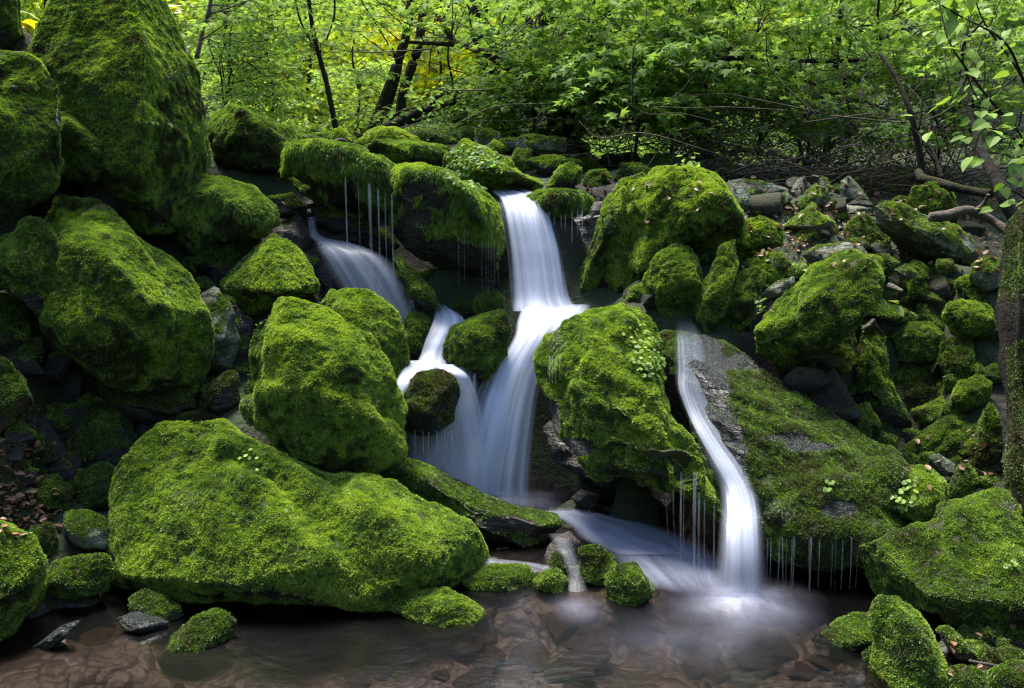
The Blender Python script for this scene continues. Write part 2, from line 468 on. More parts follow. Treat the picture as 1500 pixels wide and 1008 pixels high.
    if ctrl:
        zb = V[:, 2].min(); zt = V[:, 2].max(); cc = V.mean(0)
        CTRL.append((cc[0], cc[1], zb + .12 * (zt - zb))); bk = o + FW * b
        CTRL.append((bk[0], bk[1], zb + .45 * (zt - zb)))
    return root

B = boulder
# ---- front left group
B('mossy_boulder', 'boulder', 'broad bright green moss covered boulder overhanging the pool at front left',
  [(166,805),(166,745),(194,672),(232,622),(300,608),(365,620),(440,656),(510,686),(580,700),(640,738),(685,775),(694,820),(660,848),(600,864),(540,882),(450,893),(350,889),(270,880),(200,868),(172,840)],
  4.45, pole=(440,812), f=.55, b=.6, a=.58, fac=1, amp=.03, lump=.04, ledge=.05, moss=.7, tone=.66, hang=.9, L=.018, bare=[(275, 735, 38, 22, 0.5), (440, 872, 200, 10, 0.35)], key='front', kp=[(300,680,.3),(235,735,.5),(420,715,.36),(560,740,.42),(215,815,.9),(320,815,.97),(430,822,1.),(560,818,.98),(650,795,.8),(330,872,.62),(450,880,.64),(560,864,.62),(645,842,.5)])
B('mossy_boulder', 'boulder', 'upright block of bright moss perched on the broad front boulder',
  [(345,605),(340,570),(352,540),(350,500),(358,465),(385,442),(425,430),(480,440),(530,470),(555,500),(568,540),(577,600),(580,660),(572,685),(520,686),(450,672),(400,650),(360,628)],
  4.72, pole=(475,575), f=.34, b=.4, a=.5, fac=1, amp=.045, lump=.045, ledge=.05, moss=.8, tone=.66, hang=.9, L=.019, bare=[(362, 610, 20, 45, 0.6), (560, 640, 14, 30, 0.4)], key='block', kp=[(385, 500, 0.8), (460, 480, 0.75), (530, 520, 0.75), (375, 600, 0.9), (470, 560, 1.0), (555, 600, 0.85), (480, 665, 0.8), (400, 640, 0.75)])
B('mossy_boulder', 'boulder', 'rounded green boulder just behind the upright moss block',
  [(455,445),(480,422),(530,430),(572,460),(592,492),(592,535),(575,568),(540,580),(500,560),(460,500)], 5.25, pole=(520,520), a=.6, fac=1, amp=.03, moss=.7, tone=.6)
B('mossy_boulder', 'boulder', 'pyramid shaped stone with sharp mossy ridges left of the left cascade',
  [(323,415),(345,393),(373,364),(400,342),(425,352),(452,385),(467,415),(462,430),(430,436),(400,455),(360,462),(335,447)], 5.5, pole=(438,428), f=.34, a=.95, fac=0, amp=.015, ledge=.0, moss=.65, tone=.66, key='pyramid', browner=-.1, kp=[(402, 362, 0.35), (440, 432, 1.0), (425, 400, 0.75), (345, 425, 0.55)])
B('mossy_boulder', 'boulder', 'large rounded egg shaped boulder coated in green and brown moss at left',
  [(75,285),(100,281),(150,303),(200,333),(250,378),(292,420),(313,455),(313,510),(300,542),(270,577),(225,592),(170,567),(120,525),(85,485),(68,420),(60,340)],
  4.9, pole=(215,475), f=.5, b=.5, a=.62, fac=1, amp=.03, lump=.025, moss=.75, tone=.56, hang=.5, L=.018, bare=[(230, 430, 40, 20, 0.45), (150, 510, 50, 16, 0.5), (200, 585, 60, 14, 0.7)], key='egg', browner=.08, kp=[(140, 360, 0.7), (210, 380, 0.85), (270, 450, 0.85), (120, 470, 0.9), (215, 500, 1.0), (200, 570, 0.7)])
B('stone', 'rock', 'bare grey stone showing behind the right side of the egg shaped boulder',
  [(290,430),(315,420),(340,450),(352,500),(340,540),(300,550),(285,500)], 5.2, moss=.1, tone=.4, mat=ROCK_GREY)
B('stone', 'rock', 'dark grey stone beneath the egg shaped mossy boulder',
  [(148,555),(175,545),(230,560),(290,560),(296,600),(270,615),(205,622),(170,610)], 4.95, moss=.12, tone=.3, mat=ROCK_BROWN, key='under')
B('mossy_boulder', 'boulder', 'giant dark mossy block towering over the left bank',
  [(60,30),(80,-10),(120,-60),(200,-70),(245,-10),(265,45),(288,95),(292,200),(284,265),(268,338),(245,350),(200,332),(152,285),(128,240),(75,200),(52,120)],
  5.6, pole=(215,190), f=.6, b=.8, a=.5, fac=1, amp=.03, moss=.68, tone=.58, L=.016, hang=.6, bare=[(160, 110, 40, 18, 0.4), (255, 110, 20, 10, 0.6), (285, 60, 20, 20, 0.7)], key='giant', browner=.10, lump=.03, ledge=.02, tilt=.12, kp=[(120,0,.75),(235,0,.75),(278,100,.95),(284,220,1.),(262,320,.85),(95,100,.85),(150,262,.92),(205,150,1.05)])
B('mossy_boulder', 'boulder', 'lichen spotted olive boulder at the left edge beside the giant block',
  [(-70,110),(0,80),(50,85),(85,120),(103,190),(100,232),(80,282),(52,320),(0,345),(-70,345)], 4.6, pole=(10,230), f=.35, a=.6, fac=1, amp=.03, moss=.42, tone=.50, L=.012, browner=.12, mat=ROCK_BROWN, up=.2, lump=.02)
B('mossy_boulder', 'boulder', 'small dark mossy rock in the top left corner',
  [(-70,-60),(15,-35),(28,10),(28,55),(10,76),(-70,85)], 5.1, moss=.4, tone=.35, browner=.1)
B('stone', 'rock', 'pale grey stone tucked beside the giant block near the top left corner', [(20,60),(45,55),(55,80),(45,95),(20,90)], 5.5, mat=ROCK_GREY, moss=0)
B('mossy_boulder', 'boulder', 'narrow mossy rock squeezed between the olive boulder and the giant block',
  [(82,160),(110,172),(150,210),(153,242),(136,264),(100,262),(80,235)], 5.0, moss=.65, tone=.45, hang=.7)
B('mossy_boulder', 'boulder', 'low shaggy green rock at the foot of the giant block',
  [(265,345),(275,300),(290,253),(330,260),(370,278),(402,305),(406,325),(392,347),(340,358),(290,367)], 5.75, pole=(335,300), moss=.55, tone=.52, hang=1.05, L=.02, key='foot', lump=.03, f=.35, kp=[(300, 290, 0.7), (345, 295, 1.0), (388, 322, 0.9), (320, 340, 0.5)])
B('mossy_boulder', 'boulder', 'wide brownish mossy hump behind the giant block',
  [(296,185),(335,156),(380,165),(430,190),(448,230),(425,262),(370,255),(300,255)], 6.6, pole=(370,225), f=.35, moss=.55, tone=.42, hang=.7, browner=.1, lump=.04, amp=.04)
B('slab', 'rock slab', 'flat dark slab with a green mossy top left of the pyramid stone',
  [(262,388),(300,368),(345,347),(378,345),(382,356),(350,380),(310,400),(270,404)], 5.75, moss=.5, tone=.5, a=.5)
B('mossy_boulder', 'boulder', 'mossy root like lump hanging at the left edge above the dark hollow',
  [(-40,345),(20,345),(60,328),(75,360),(72,430),(60,470),(40,440),(20,420),(-40,440)], 4.55, moss=.45, tone=.40, hang=.8, lump=.03)
B('mossy_boulder', 'boulder', 'dark mossy rock at the left edge under the root like lump',
  [(-60,430),(10,425),(38,450),(48,500),(20,530),(-60,530)], 4.6, moss=.35, tone=.30)
B('mossy_boulder', 'boulder', 'dim olive wedge shaped rock at the left edge below the egg shaped boulder',
  [(-60,560),(0,528),(30,545),(50,575),(30,605),(0,640),(-60,650)], 4.25, moss=.35, tone=.30, mat=ROCK_BROWN)
B('stone', 'rock', 'tall shadowed rock face between the egg shaped boulder and the upright moss block',
  [(285,470),(330,440),(365,470),(370,560),(360,640),(300,660),(225,640),(215,600),(270,560)], 5.3, moss=.0, tone=.3, f=.18, ledge=.08)
B('stone', 'rock', 'deep shadowed wall of broken rock behind the hollow at left',
  [(40,470),(90,480),(170,560),(230,620),(235,700),(190,730),(90,700),(20,640),(10,540)], 5.3, moss=.0, tone=.3, f=.2, ledge=.09)
for lab_, po_, d_, mo_ in (
  ('angular black stone low against the left side of the upright moss block', [(298,560),(345,543),(354,592),(322,612),(292,598)], 5.0, .1),
  ('layered dark slab under the right end of the dark grey stone beneath the egg', [(228,612),(292,600),(335,615),(322,648),(246,646)], 4.95, .15),
  ('jagged wet stone in the hollow left of the faint bluish trickle', [(150,640),(178,622),(200,650),(196,690),(165,700),(142,672)], 4.8, .05),
  ('split dark stone at the bottom of the hollow above the grey slab', [(95,640),(130,622),(150,650),(142,690),(112,694)], 4.7, .15),
  ('broken black block high in the hollow under the egg shaped boulder', [(95,560),(140,556),(168,585),(160,618),(112,612)], 4.95, .0),
  ('dark wedge between the slab with the green top and the grey stone', [(268,408),(300,404),(322,428),(305,440),(278,430)], 5.5, .1),
  ('wet ledge of rock left of the falling threads', [(392,290),(425,282),(455,300),(448,318),(405,322)], 6.15, .05),
  ('dark layered rock under the brow beside the falling threads', [(455,300),(500,305),(560,335),(590,360),(560,372),(500,350),(455,335)], 6.3, .0),
  ('black broken rock under the massive overhanging rock', [(590,400),(640,398),(700,405),(730,412),(725,440),(650,438),(600,425)], 6.15, .0)):
    B('stone', 'rock', lab_, po_, d_, moss=mo_, tone=.3, nkp=5)
B('stone', 'rock', 'long wet black stone in the dark hollow at left', [(60,530),(110,520),(150,545),(145,575),(100,580),(60,560)], 5.15, moss=-.3)
B('stone', 'rock', 'slanting dark rock in the hollow at left above the leaf litter',
  [(20,600),(55,590),(90,640),(110,690),(80,700),(40,680),(15,640)], 4.6, moss=.02, tone=.3, mat=ROCK_BROWN)
B('stone', 'rock', 'broad shadowed rock filling the hollow under the egg shaped boulder',
  [(85,600),(140,575),(185,610),(215,660),(200,700),(140,705),(100,670)], 4.85, moss=.05, tone=.25, f=.2)
B('mossy_boulder', 'boulder', 'small mossy rock left of the broad front boulder above the grey slab',
  [(100,695),(150,680),(185,700),(190,745),(150,765),(115,745)], 4.6, moss=.4, tone=.35)
B('mossy_boulder', 'boulder', 'little mossy rock beside the brown leaf litter at lower left',
  [(55,700),(85,695),(105,720),(100,745),(70,748),(52,725)], 4.4, moss=.45, tone=.38)
B('slab', 'rock slab', 'bare grey slab wedged at the left side of the broad front boulder',
  [(92,750),(130,752),(185,765),(186,800),(160,806),(110,795),(90,785)], 4.25, a=.4, fac=1, moss=-.05, tone=.4, mat=ROCK_GREY, f=.12)
B('mossy_boulder', 'boulder', 'round low mossy stone at the water edge left of the broad front boulder',
  [(60,850),(80,825),(120,812),(155,815),(167,840),(160,865),(110,882),(75,878)], 4.05, moss=.45, tone=.42, mat=ROCK_BROWN)
B('mossy_boulder', 'boulder', 'mossy hummock cut by the left edge beside the pool',
  [(-60,775),(0,770),(40,785),(66,815),(62,850),(40,900),(15,945),(-10,960),(-60,960)], 3.8, pole=(5,880), moss=.75, tone=.54, hang=.6, L=.018)
B('stone', 'rock', 'mossy dark stone at left between the hummock and the grey slab',
  [(45,770),(75,765),(85,790),(75,815),(50,812)], 4.15, moss=.4, tone=.35)
B('slab', 'rock slab', 'dark slab leaning in the water under the left end of the front boulder',
  [(185,875),(215,862),(262,890),(268,905),(240,920),(200,905)], 3.95, moss=.35, tone=.28, f=.12, b=.15)
B('mossy_boulder', 'boulder', 'pointed mossy stone standing in the pool below the front boulder',
  [(228,968),(250,930),(285,900),(320,893),(347,905),(345,925),(320,955),(285,975),(245,976)], 3.78, pole=(285,955), moss=.5, tone=.42, f=.14)
B('stone', 'rock', 'low wet black stone breaking the water at the lower left', [(45,950),(90,915),(118,908),(112,925),(70,955)], 3.7, moss=-.5, f=.03, b=.05, mat=ROCK_FILM)
B('stone', 'rock', 'small shiny wet stone in the water left of the pointed stone', [(168,905),(200,895),(245,912),(240,925),(190,925)], 3.85, moss=-.5, f=.07, mat=ROCK_FILM)
B('mossy_boulder', 'boulder', 'half sunk green stone in the pool below the right end of the front boulder',
  [(562,885),(600,870),(650,862),(685,872),(715,900),(720,922),(690,932),(640,920),(590,905)], 4.0, pole=(655,905), moss=.7, tone=.52, L=.015)
B('mossy_boulder', 'boulder', 'long low mossy stone across the water left of centre',
  [(670,840),(720,828),(770,830),(792,848),(785,868),(740,872),(690,865)], 4.3, moss=.6, tone=.4)
B('mossy_boulder', 'boulder', 'small round mossy stone beside the thin spout', [(783,855),(795,835),(815,832),(832,850),(834,872),(815,882),(790,876)], 4.22, moss=.65, tone=.48)
B('mossy_boulder', 'boulder', 'tiny mossy knob above the small round stone', [(805,822),(815,809),(832,815),(832,838),(818,845),(806,838)], 4.38, moss=.5, tone=.38)
B('mossy_boulder', 'boulder', 'rounded green stone at the edge of the open pool in the centre',
  [(885,880),(888,845),(905,825),(930,825),(950,848),(958,870),(945,890),(915,896)], 4.12, moss=.75, tone=.5, key='poolstone')
B('mossy_boulder', 'boulder', 'dark mossy stone joined to the rounded stone in the centre of the stream',
  [(848,860),(850,805),(875,800),(898,815),(905,840),(895,865),(875,870)], 4.3, moss=.4, tone=.38)
B('stone', 'rock', 'smooth wet brown stone the stream spills over', [(800,800),(815,782),(835,778),(852,795),(856,830),(848,870),(825,870),(815,840),(795,830)], 4.55, moss=-.6, mat=ROCK_BROWN, lump=0, fac=1)
B('slab', 'rock slab', 'long mossy slab sloping down to the right in front of the main fall',
  [(560,670),(600,673),(640,690),(700,712),(760,730),(826,752),(828,770),(803,800),(772,813),(730,800),(690,785),(640,760),(560,740)], 4.8, pole=(700,755), f=.22, b=.35, a=.5, fac=1, moss=.4, tone=.42, L=.014, strata=.02, bare=[(740, 768, 45, 11, 0.9), (770, 728, 50, 10, 0.8), (640, 700, 40, 10, 0.5)], key='slab', kp=[(640, 705, 0.7), (720, 735, 0.9), (800, 760, 0.8), (700, 765, 1.0), (770, 790, 0.8)])
B('stone', 'rock', 'wet black stone under the long sloping slab', [(680,800),(730,800),(790,815),(800,835),(740,838),(685,828)], 4.65, moss=-.4)
B('stone', 'rock', 'shiny dark rock in the rapids behind the thin spout', [(860,775),(885,770),(905,790),(895,805),(870,800)], 4.75, moss=-.6)
B('stone', 'rock', 'small black rock showing above the silky rapids', [(940,790),(960,785),(975,795),(965,805),(945,803)], 4.7, moss=-.6)
B('stone', 'rock', 'wet stone under the overhang right of the main fall', [(835,730),(850,715),(878,725),(875,745),(850,748)], 5.0, moss=-.4)
# ---- cascades, centre
B('mossy_boulder', 'boulder', 'round dark wet boulder circled by falling water',
  [(577,590),(590,555),(615,538),(650,536),(672,550),(679,580),(665,615),(640,635),(605,638),(582,620)], 5.05, pole=(628,590), moss=.14, tone=.24, hang=.6, L=.012, rnd=22., amp=.04, mat=ROCK_FILM, ctrl=False, key='round', kp=[(610, 570, 0.8), (650, 570, 0.8), (628, 600, 1.0), (640, 622, 0.7), (600, 612, 0.7)])
B('mossy_boulder', 'boulder', 'green topped boulder left of the main fall at its elbow',
  [(648,510),(660,480),(700,460),(740,455),(748,480),(740,520),(715,555),(690,560),(660,535)], 5.35, pole=(695,520), moss=.42, tone=.42, hang=.6)
B('mossy_boulder', 'boulder', 'small mossy rock above the green topped boulder',
  [(692,450),(700,430),(722,424),(736,435),(736,462),(700,468)], 5.8, moss=.5, tone=.45)
B('stone', 'rock', 'brown mossy stone under the hanging overhang', [(660,450),(670,435),(695,440),(700,460),(675,472)], 5.85, moss=.3, tone=.3)
B('mossy_boulder', 'boulder', 'narrow mossy fin of rock leaning over the left cascade',
  [(576,370),(590,378),(615,400),(635,428),(640,450),(625,462),(600,440),(580,405)], 5.65, moss=.4, tone=.42, a=.8)
B('mossy_boulder', 'boulder', 'dark mossy rock dividing the left cascade', [(590,470),(600,455),(622,455),(636,475),(625,510),(610,532),(598,520)], 5.55, moss=.3, tone=.35)
B('stone', 'rock', 'broad wet rock beneath the upper left cascade',
  [(440,375),(460,355),(520,358),(560,395),(600,440),(600,500),(590,560),(540,560),(470,440)], 5.95, pole=(530,470), f=.2, moss=-.4, tone=.3, key='casc')
B('stone', 'rock', 'shadowed wet rock left of the upper left cascade', [(395,330),(440,315),(460,345),(455,380),(420,385),(400,365)], 6.1, moss=-.1, tone=.3)
B('mossy_boulder', 'boulder', 'grey brown slab under the shaggy brow with a mossy face',
  [(424,262),(450,265),(520,300),(540,325),(500,330),(450,290)], 6.35, moss=.25, tone=.3, browner=.15, mat=ROCK_BROWN)
B('mossy_boulder', 'boulder', 'shaggy brow of hanging moss with threads of water falling from it',
  [(417,225),(425,210),(470,214),(520,218),(562,234),(592,258),(602,300),(560,330),(530,305),(500,300),(450,270),(420,255)], 6.15, pole=(515,242), f=.42, moss=.5, tone=.52, hang=1.25, L=.024, key='brow', lump=.05, amp=.03, a=.55, kp=[(440, 228, 0.8), (510, 235, 1.0), (570, 255, 1.0), (470, 262, 0.6), (540, 300, 0.6), (585, 300, 0.7)])
B('mossy_boulder', 'boulder', 'massive overhanging mossy rock left of the top of the main fall',
  [(575,262),(590,246),(620,243),(660,260),(700,276),(726,300),(735,350),(732,405),(690,400),(640,392),(600,365),(578,335)], 5.95, pole=(668,288), f=.5, b=.5, a=.6, fac=1, moss=.42, tone=.58, hang=1.05, L=.019, bare=[(655, 375, 85, 26, 0.8), (600, 330, 30, 20, 0.6)], key='over', browner=.12, tilt=.0, up=.5, lump=.03, amp=.04, kp=[(600, 262, 0.8), (660, 278, 1.0), (715, 315, 1.0), (600, 330, 0.5), (660, 360, 0.55), (715, 375, 0.5)])
B('mossy_boulder', 'boulder', 'bright yellow green mossy mound at the top of the brow',
  [(515,210),(535,192),(560,186),(590,192),(612,205),(600,222),(540,228)], 7.3, moss=.8, tone=.85)
B('mossy_boulder', 'boulder', 'small bright mossy knob beside the slender leaning sapling', [(488,212),(488,192),(500,188),(520,205),(518,218)], 7.3, moss=.8, tone=.8)
B('mossy_boulder', 'boulder', 'long brown and green mossy rock above the overhanging rock',
  [(520,225),(560,210),(610,205),(660,210),(672,235),(660,265),(600,250),(550,240)], 6.7, moss=.6, tone=.55, f=.3, browner=.15, pole=(600,240))
B('mossy_boulder', 'boulder', 'smooth green mound beside the patch of round leaves above the main fall',
  [(640,270),(650,230),(680,208),(720,222),(762,240),(795,258),(803,272),(785,287),(720,288),(660,285)], 6.5, pole=(720,262), f=.4, moss=.75, tone=.6, key='mound', kp=[(680, 225, 0.4), (740, 245, 0.6), (700, 265, 1.0), (770, 270, 0.9)])
B('stone', 'rock', 'upright grey stone behind the patch of round leaves', [(692,215),(695,195),(712,187),(732,195),(735,210),(715,216)], 7.6, mat=ROCK_GREY, moss=.05, tone=.4)
B('slab', 'rock slab', 'long flat grey slab lying across the bank behind the main fall',
  [(705,222),(715,208),(760,206),(825,205),(826,222),(800,232),(740,228)], 7.5, mat=ROCK_GREY, moss=.1, tone=.4, a=.4, browner=.1)
B('stone', 'rock', 'dark mossy rock under the long flat grey slab', [(770,235),(810,228),(850,238),(845,258),(800,262)], 7.2, moss=.2, tone=.35)
B('mossy_boulder', 'boulder', 'leaning mossy rock behind the lip right of the main fall',
  [(798,278),(815,250),(835,237),(852,245),(850,268),(830,280)], 6.8, moss=.55, tone=.5)
B('mossy_boulder', 'boulder', 'dark green rock behind the lip with a round back', [(852,275),(860,252),(885,250),(900,262),(897,278)], 6.9, moss=.5, tone=.38)
B('mossy_boulder', 'boulder', 'wide low dark rock behind the tall mossy boulder', [(900,262),(910,242),(940,238),(955,250),(945,268)], 7.0, moss=.3, tone=.35)
B('mossy_boulder', 'boulder', 'shaded green rock under the brush left of the leafy seedling', [(935,245),(945,228),(985,225),(1000,238),(990,250)], 7.6, moss=.6, tone=.4)
B('mossy_boulder', 'boulder', 'low mossy lip with dripping fringe right of the top of the main fall',
  [(772,292),(785,281),(820,278),(855,280),(868,290),(862,310),(830,318),(795,312)], 6.1, f=.25, moss=.6, tone=.5, hang=1.2, L=.022, key='lip')
B('stone', 'rock', 'dark wet wall of rock behind the right side of the main fall',
  [(790,305),(830,300),(885,295),(895,340),(870,400),(850,440),(815,380)], 6.35, moss=-.2, tone=.3, f=.15)
B('mossy_boulder', 'boulder', 'tall curved mossy rib leaning beside the main fall',
  [(945,256),(915,268),(890,295),(866,345),(838,405),(830,432),(845,445),(872,440),(893,390),(915,335),(945,300)], 5.95, pole=(885,360), a=.6, f=.22, moss=.5, tone=.5, browner=.08, bare=[(905, 330, 22, 40, 0.5)], key='rib', kp=[(925, 280, 0.7), (890, 330, 1.0), (865, 380, 1.0), (850, 425, 0.7)])
B('mossy_boulder', 'boulder', 'big bright mossy boulder right of the top of the main fall',
  [(900,300),(925,272),(960,252),(1000,247),(1045,250),(1062,265),(1076,300),(1070,340),(1040,358),(1000,360),(970,390),(950,430),(920,442),(888,445),(888,400),(893,350)],
  5.9, pole=(985,320), f=.5, b=.5, a=.55, fac=1, moss=.72, tone=.66, lump=.08, ledge=.07, amp=.04, L=.018, hang=.6, key='bright', kp=[(1000, 265, 0.5), (960, 285, 0.8), (1030, 300, 0.9), (1060, 330, 0.8), (930, 330, 0.7), (985, 330, 1.0), (960, 385, 0.6), (915, 410, 0.6)])
B('mossy_boulder', 'boulder', 'bright cap of moss like a helmet left of the slanting slabs',
  [(945,405),(960,372),(985,352),(1010,362),(1030,395),(1034,432),(1020,462),(975,467),(955,440)], 5.45, moss=.75, tone=.6, lump=.03, cuts=((0,-.6,-.8,.55),), a=.6)
B('mossy_boulder', 'boulder', 'small bright green knob left of the helmet like rock', [(917,440),(922,422),(940,417),(956,428),(962,446),(935,448)], 5.5, moss=.75, tone=.62)
B('mossy_boulder', 'boulder', 'stout slanting mossy slab right of the helmet like rock',
  [(1020,470),(1020,438),(1042,395),(1058,356),(1078,350),(1083,385),(1064,430),(1052,482),(1036,490)], 5.35, moss=.7, tone=.6, a=.5, pole=(1055,430))
B('mossy_boulder', 'boulder', 'second slanting mossy slab, lower and wider, beside the first',
  [(1052,490),(1062,440),(1085,395),(1105,388),(1122,400),(1110,440),(1095,490),(1070,502)], 5.4, moss=.65, tone=.55, a=.5, pole=(1090,450))
B('mossy_boulder', 'boulder', 'mossy hump above the two slanting slabs', [(1070,350),(1090,325),(1120,314),(1145,330),(1146,360),(1110,376),(1082,378)], 5.75, moss=.65, tone=.62, browner=.1)
B('mossy_boulder', 'boulder', 'small dark green rock left of the two slanting slabs', [(1020,365),(1040,352),(1058,360),(1052,385),(1035,395),(1022,385)], 5.75, moss=.55, tone=.48)
B('mossy_boulder', 'boulder', 'square mossy rock right of the second slanting slab', [(1088,385),(1110,368),(1145,366),(1152,395),(1145,415),(1120,420),(1100,410)], 5.6, moss=.6, tone=.55)
B('slab', 'rock slab', 'thin bare grey slab edge left of the large wedge boulder', [(1112,432),(1140,412),(1166,404),(1164,414),(1135,440),(1116,446)], 5.4, mat=ROCK_GREY, moss=-.1, a=.4)
B('mossy_boulder', 'boulder', 'large wedge shaped boulder with golden green moss on the right bank',
  [(1095,485),(1120,455),(1160,415),(1190,387),(1245,371),(1276,385),(1280,412),(1262,450),(1240,485),(1205,520),(1180,547),(1145,550),(1110,520)],
  5.15, pole=(1190,470), f=.4, a=.7, fac=1, moss=.66, tone=.6, lump=.05, browner=.1, key='wedge', kp=[(1240, 392, 0.6), (1262, 412, 0.7), (1170, 435, 0.8), (1215, 470, 1.0), (1140, 480, 0.8), (1165, 520, 0.7)])
B('mossy_boulder', 'boulder', 'upright brown rock under the large wedge boulder',
  [(1190,560),(1205,500),(1240,465),(1258,490),(1256,550),(1245,590),(1215,600)], 5.35, moss=.2, tone=.35, mat=ROCK_BROWN, browner=.1)
B('mossy_boulder', 'boulder', 'ragged mossy column right of the upright brown rock',
  [(1255,470),(1280,460),(1305,485),(1308,530),(1318,580),(1315,630),(1290,640),(1262,600),(1250,540)], 5.3, moss=.5, tone=.45, lump=.03, browner=.08)
B('mossy_boulder', 'boulder', 'lumpy central boulder covered in bright moss between the two falls',
  [(795,560),(797,520),(812,488),(838,470),(880,452),(922,440),(955,452),(972,480),(970,540),(984,600),(1006,650),(1035,700),(1048,755),(1030,742),(990,712),(930,700),(870,680),(825,640),(803,600)],
  4.85, pole=(925,615), f=.42, b=.5, a=.62, fac=1, moss=.72, tone=.62, lump=.10, strata=.02, ledge=.05, amp=.03, hang=.8, L=.018, bare=[(808, 610, 16, 40, 0.9), (840, 655, 30, 16, 0.9), (815, 500, 14, 20, 0.6), (930, 690, 60, 14, 0.6)], key='centre', tilt=.5, kp=[(925, 460, 0.5), (860, 500, 0.7), (950, 500, 0.7), (830, 560, 0.8), (900, 590, 1.0), (960, 590, 0.9), (990, 650, 0.95), (1020, 700, 0.9), (930, 670, 0.85), (850, 640, 0.6)])
B('stone', 'rock', 'dark wet undercut rock beneath the lumpy central boulder',
  [(800,620),(830,640),(900,690),(1000,720),(1000,760),(930,745),(860,715),(810,680)], 5.25, moss=-.4)
B('slab', 'rock slab', 'great wet slab sloping down to the right with moss and dripping lower edge',
  [(990,485),(1060,498),(1110,520),(1180,568),(1250,618),(1300,658),(1308,700),(1275,755),(1272,800),(1255,825),(1215,800),(1160,795),(1110,790),(1075,730),(1035,650),(1000,560)],
  4.72, pole=(1170,690), f=.20, b=.5, a=.55, fac=1, moss=.82, tone=.32, strata=.03, mat=ROCK_FILM, L=.014, hang=.4, bare=[(1035, 560, 36, 85, 0.72), (1070, 680, 28, 75, 0.72), (1110, 755, 50, 22, 0.6), (1090, 530, 40, 18, 0.7), (1190, 655, 40, 9, 0.8), (1230, 745, 26, 14, 0.7), (1150, 640, 40, 9, 0.7)], key='wet', tilt=.75, up=-.25, wid=.8, kp=[(1040, 560, 0.9), (1130, 600, 1.0), (1210, 650, 1.0), (1270, 700, 0.9), (1120, 760, 0.9), (1220, 770, 1.0)])
B('stone', 'rock', 'long black wet rock recessed beneath the dripping edge of the great slab',
  [(1100,805),(1150,800),(1220,800),(1275,815),(1290,870),(1270,885),(1180,880),(1110,875)], 4.62, moss=-.6, f=.2)
def pack(n, seed, box, dfun, rr, moss, label, group, name='mossy_boulder', cat='boulder', mat=None, skip=()):
    r_ = np.random.default_rng(seed)
    for k_ in range(n):
        px_ = r_.uniform(box[0], box[1]); py_ = r_.uniform(box[2], box[3])
        if any(a_ < px_ < b_ and c_ < py_ < e_ for a_, b_, c_, e_ in skip): continue
        r1 = r_.uniform(*rr); el_ = r_.uniform(.45, .85); an_ = r_.uniform(-1.2, 1.2); nn_ = r_.integers(4, 7); Pq = []
        for q_ in range(nn_):
            t_ = 6.283 * (q_ + r_.uniform(-.3, .3)) / nn_; x_, y_ = math.cos(t_) * r1, math.sin(t_) * r1 * el_
            Pq.append((px_ + x_ * math.cos(an_) - y_ * math.sin(an_), py_ + x_ * math.sin(an_) + y_ * math.cos(an_)))
        D0 = FW + RT * ((px_ - 750) / F) - UP * ((py_ - 504) / F); gq = GB.ray_cast(Vector(CAM), Vector(D0).normalized(), 40)
        if gq[0] is None: continue
        dg = float((np.array(gq[0]) - CAM) @ FW); hq = hit(px_, py_)
        if hq and hq[0] < dg - .12: continue
        B(name, cat, label, Pq, dg + r_.uniform(-.04, .06), moss=moss + r_.uniform(-.15, .2), tone=.5 + r_.uniform(-.12, .12), nkp=4, L=.012, group=group, seed=seed * 100 + k_, mat=mat, ctrl=False)
B('mossy_boulder', 'boulder', 'shadowed mossy rock in the hollow above the great wet slab',
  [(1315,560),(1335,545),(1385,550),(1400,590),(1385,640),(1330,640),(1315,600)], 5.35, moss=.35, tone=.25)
# right bank, middle
B('mossy_boulder', 'boulder', 'steep olive rock below the long lichen slab', [(1315,440),(1320,400),(1340,382),(1358,395),(1358,430),(1345,455),(1325,458)], 5.6, moss=.55, tone=.5, browner=.12)
B('mossy_boulder', 'boulder', 'small mossy rock right of the steep olive rock', [(1360,425),(1365,408),(1385,405),(1410,420),(1405,440),(1380,442)], 5.6, moss=.55, tone=.48)
B('mossy_boulder', 'boulder', 'long low mossy rock right of the large wedge boulder', [(1265,460),(1270,444),(1310,446),(1345,462),(1345,480),(1300,482)], 5.45, moss=.5, tone=.40)
B('mossy_boulder', 'boulder', 'dark rounded rock in the middle of the right bank', [(1315,490),(1330,472),(1365,470),(1382,490),(1380,525),(1350,540),(1318,530)], 5.35, moss=.5, tone=.42)
B('mossy_boulder', 'boulder', 'box shaped rock with a yellow green top near the upright log',
  [(1382,465),(1385,443),(1410,438),(1450,448),(1456,475),(1440,490),(1400,492)], 5.25, moss=.55, tone=.55, a=.5, browner=.08)
B('mossy_boulder', 'boulder', 'dim mossy rock below the box shaped rock', [(1375,530),(1385,500),(1420,490),(1428,520),(1415,560),(1385,565)], 5.2, moss=.4, tone=.35)
B('mossy_boulder', 'boulder', 'wedge of moss against the foot of the upright log', [(1393,585),(1410,560),(1435,548),(1453,560),(1450,590),(1420,600)], 5.0, moss=.6, tone=.52)
B('mossy_boulder', 'boulder', 'slanting mossy bar of rock in the hollow at right', [(1315,665),(1335,645),(1380,615),(1405,603),(1408,618),(1375,650),(1335,680)], 5.0, moss=.45, tone=.42, a=.5)
B('mossy_boulder', 'boulder', 'rounded dark rock below the slanting mossy bar', [(1365,665),(1385,640),(1415,632),(1428,650),(1415,675),(1385,682)], 4.9, moss=.4, tone=.35)
B('stone', 'rock', 'bare bluish wet stone below the rounded dark rock', [(1358,668),(1375,663),(1400,680),(1400,695),(1375,700)], 4.75, moss=-.5, mat=ROCK_GREY)
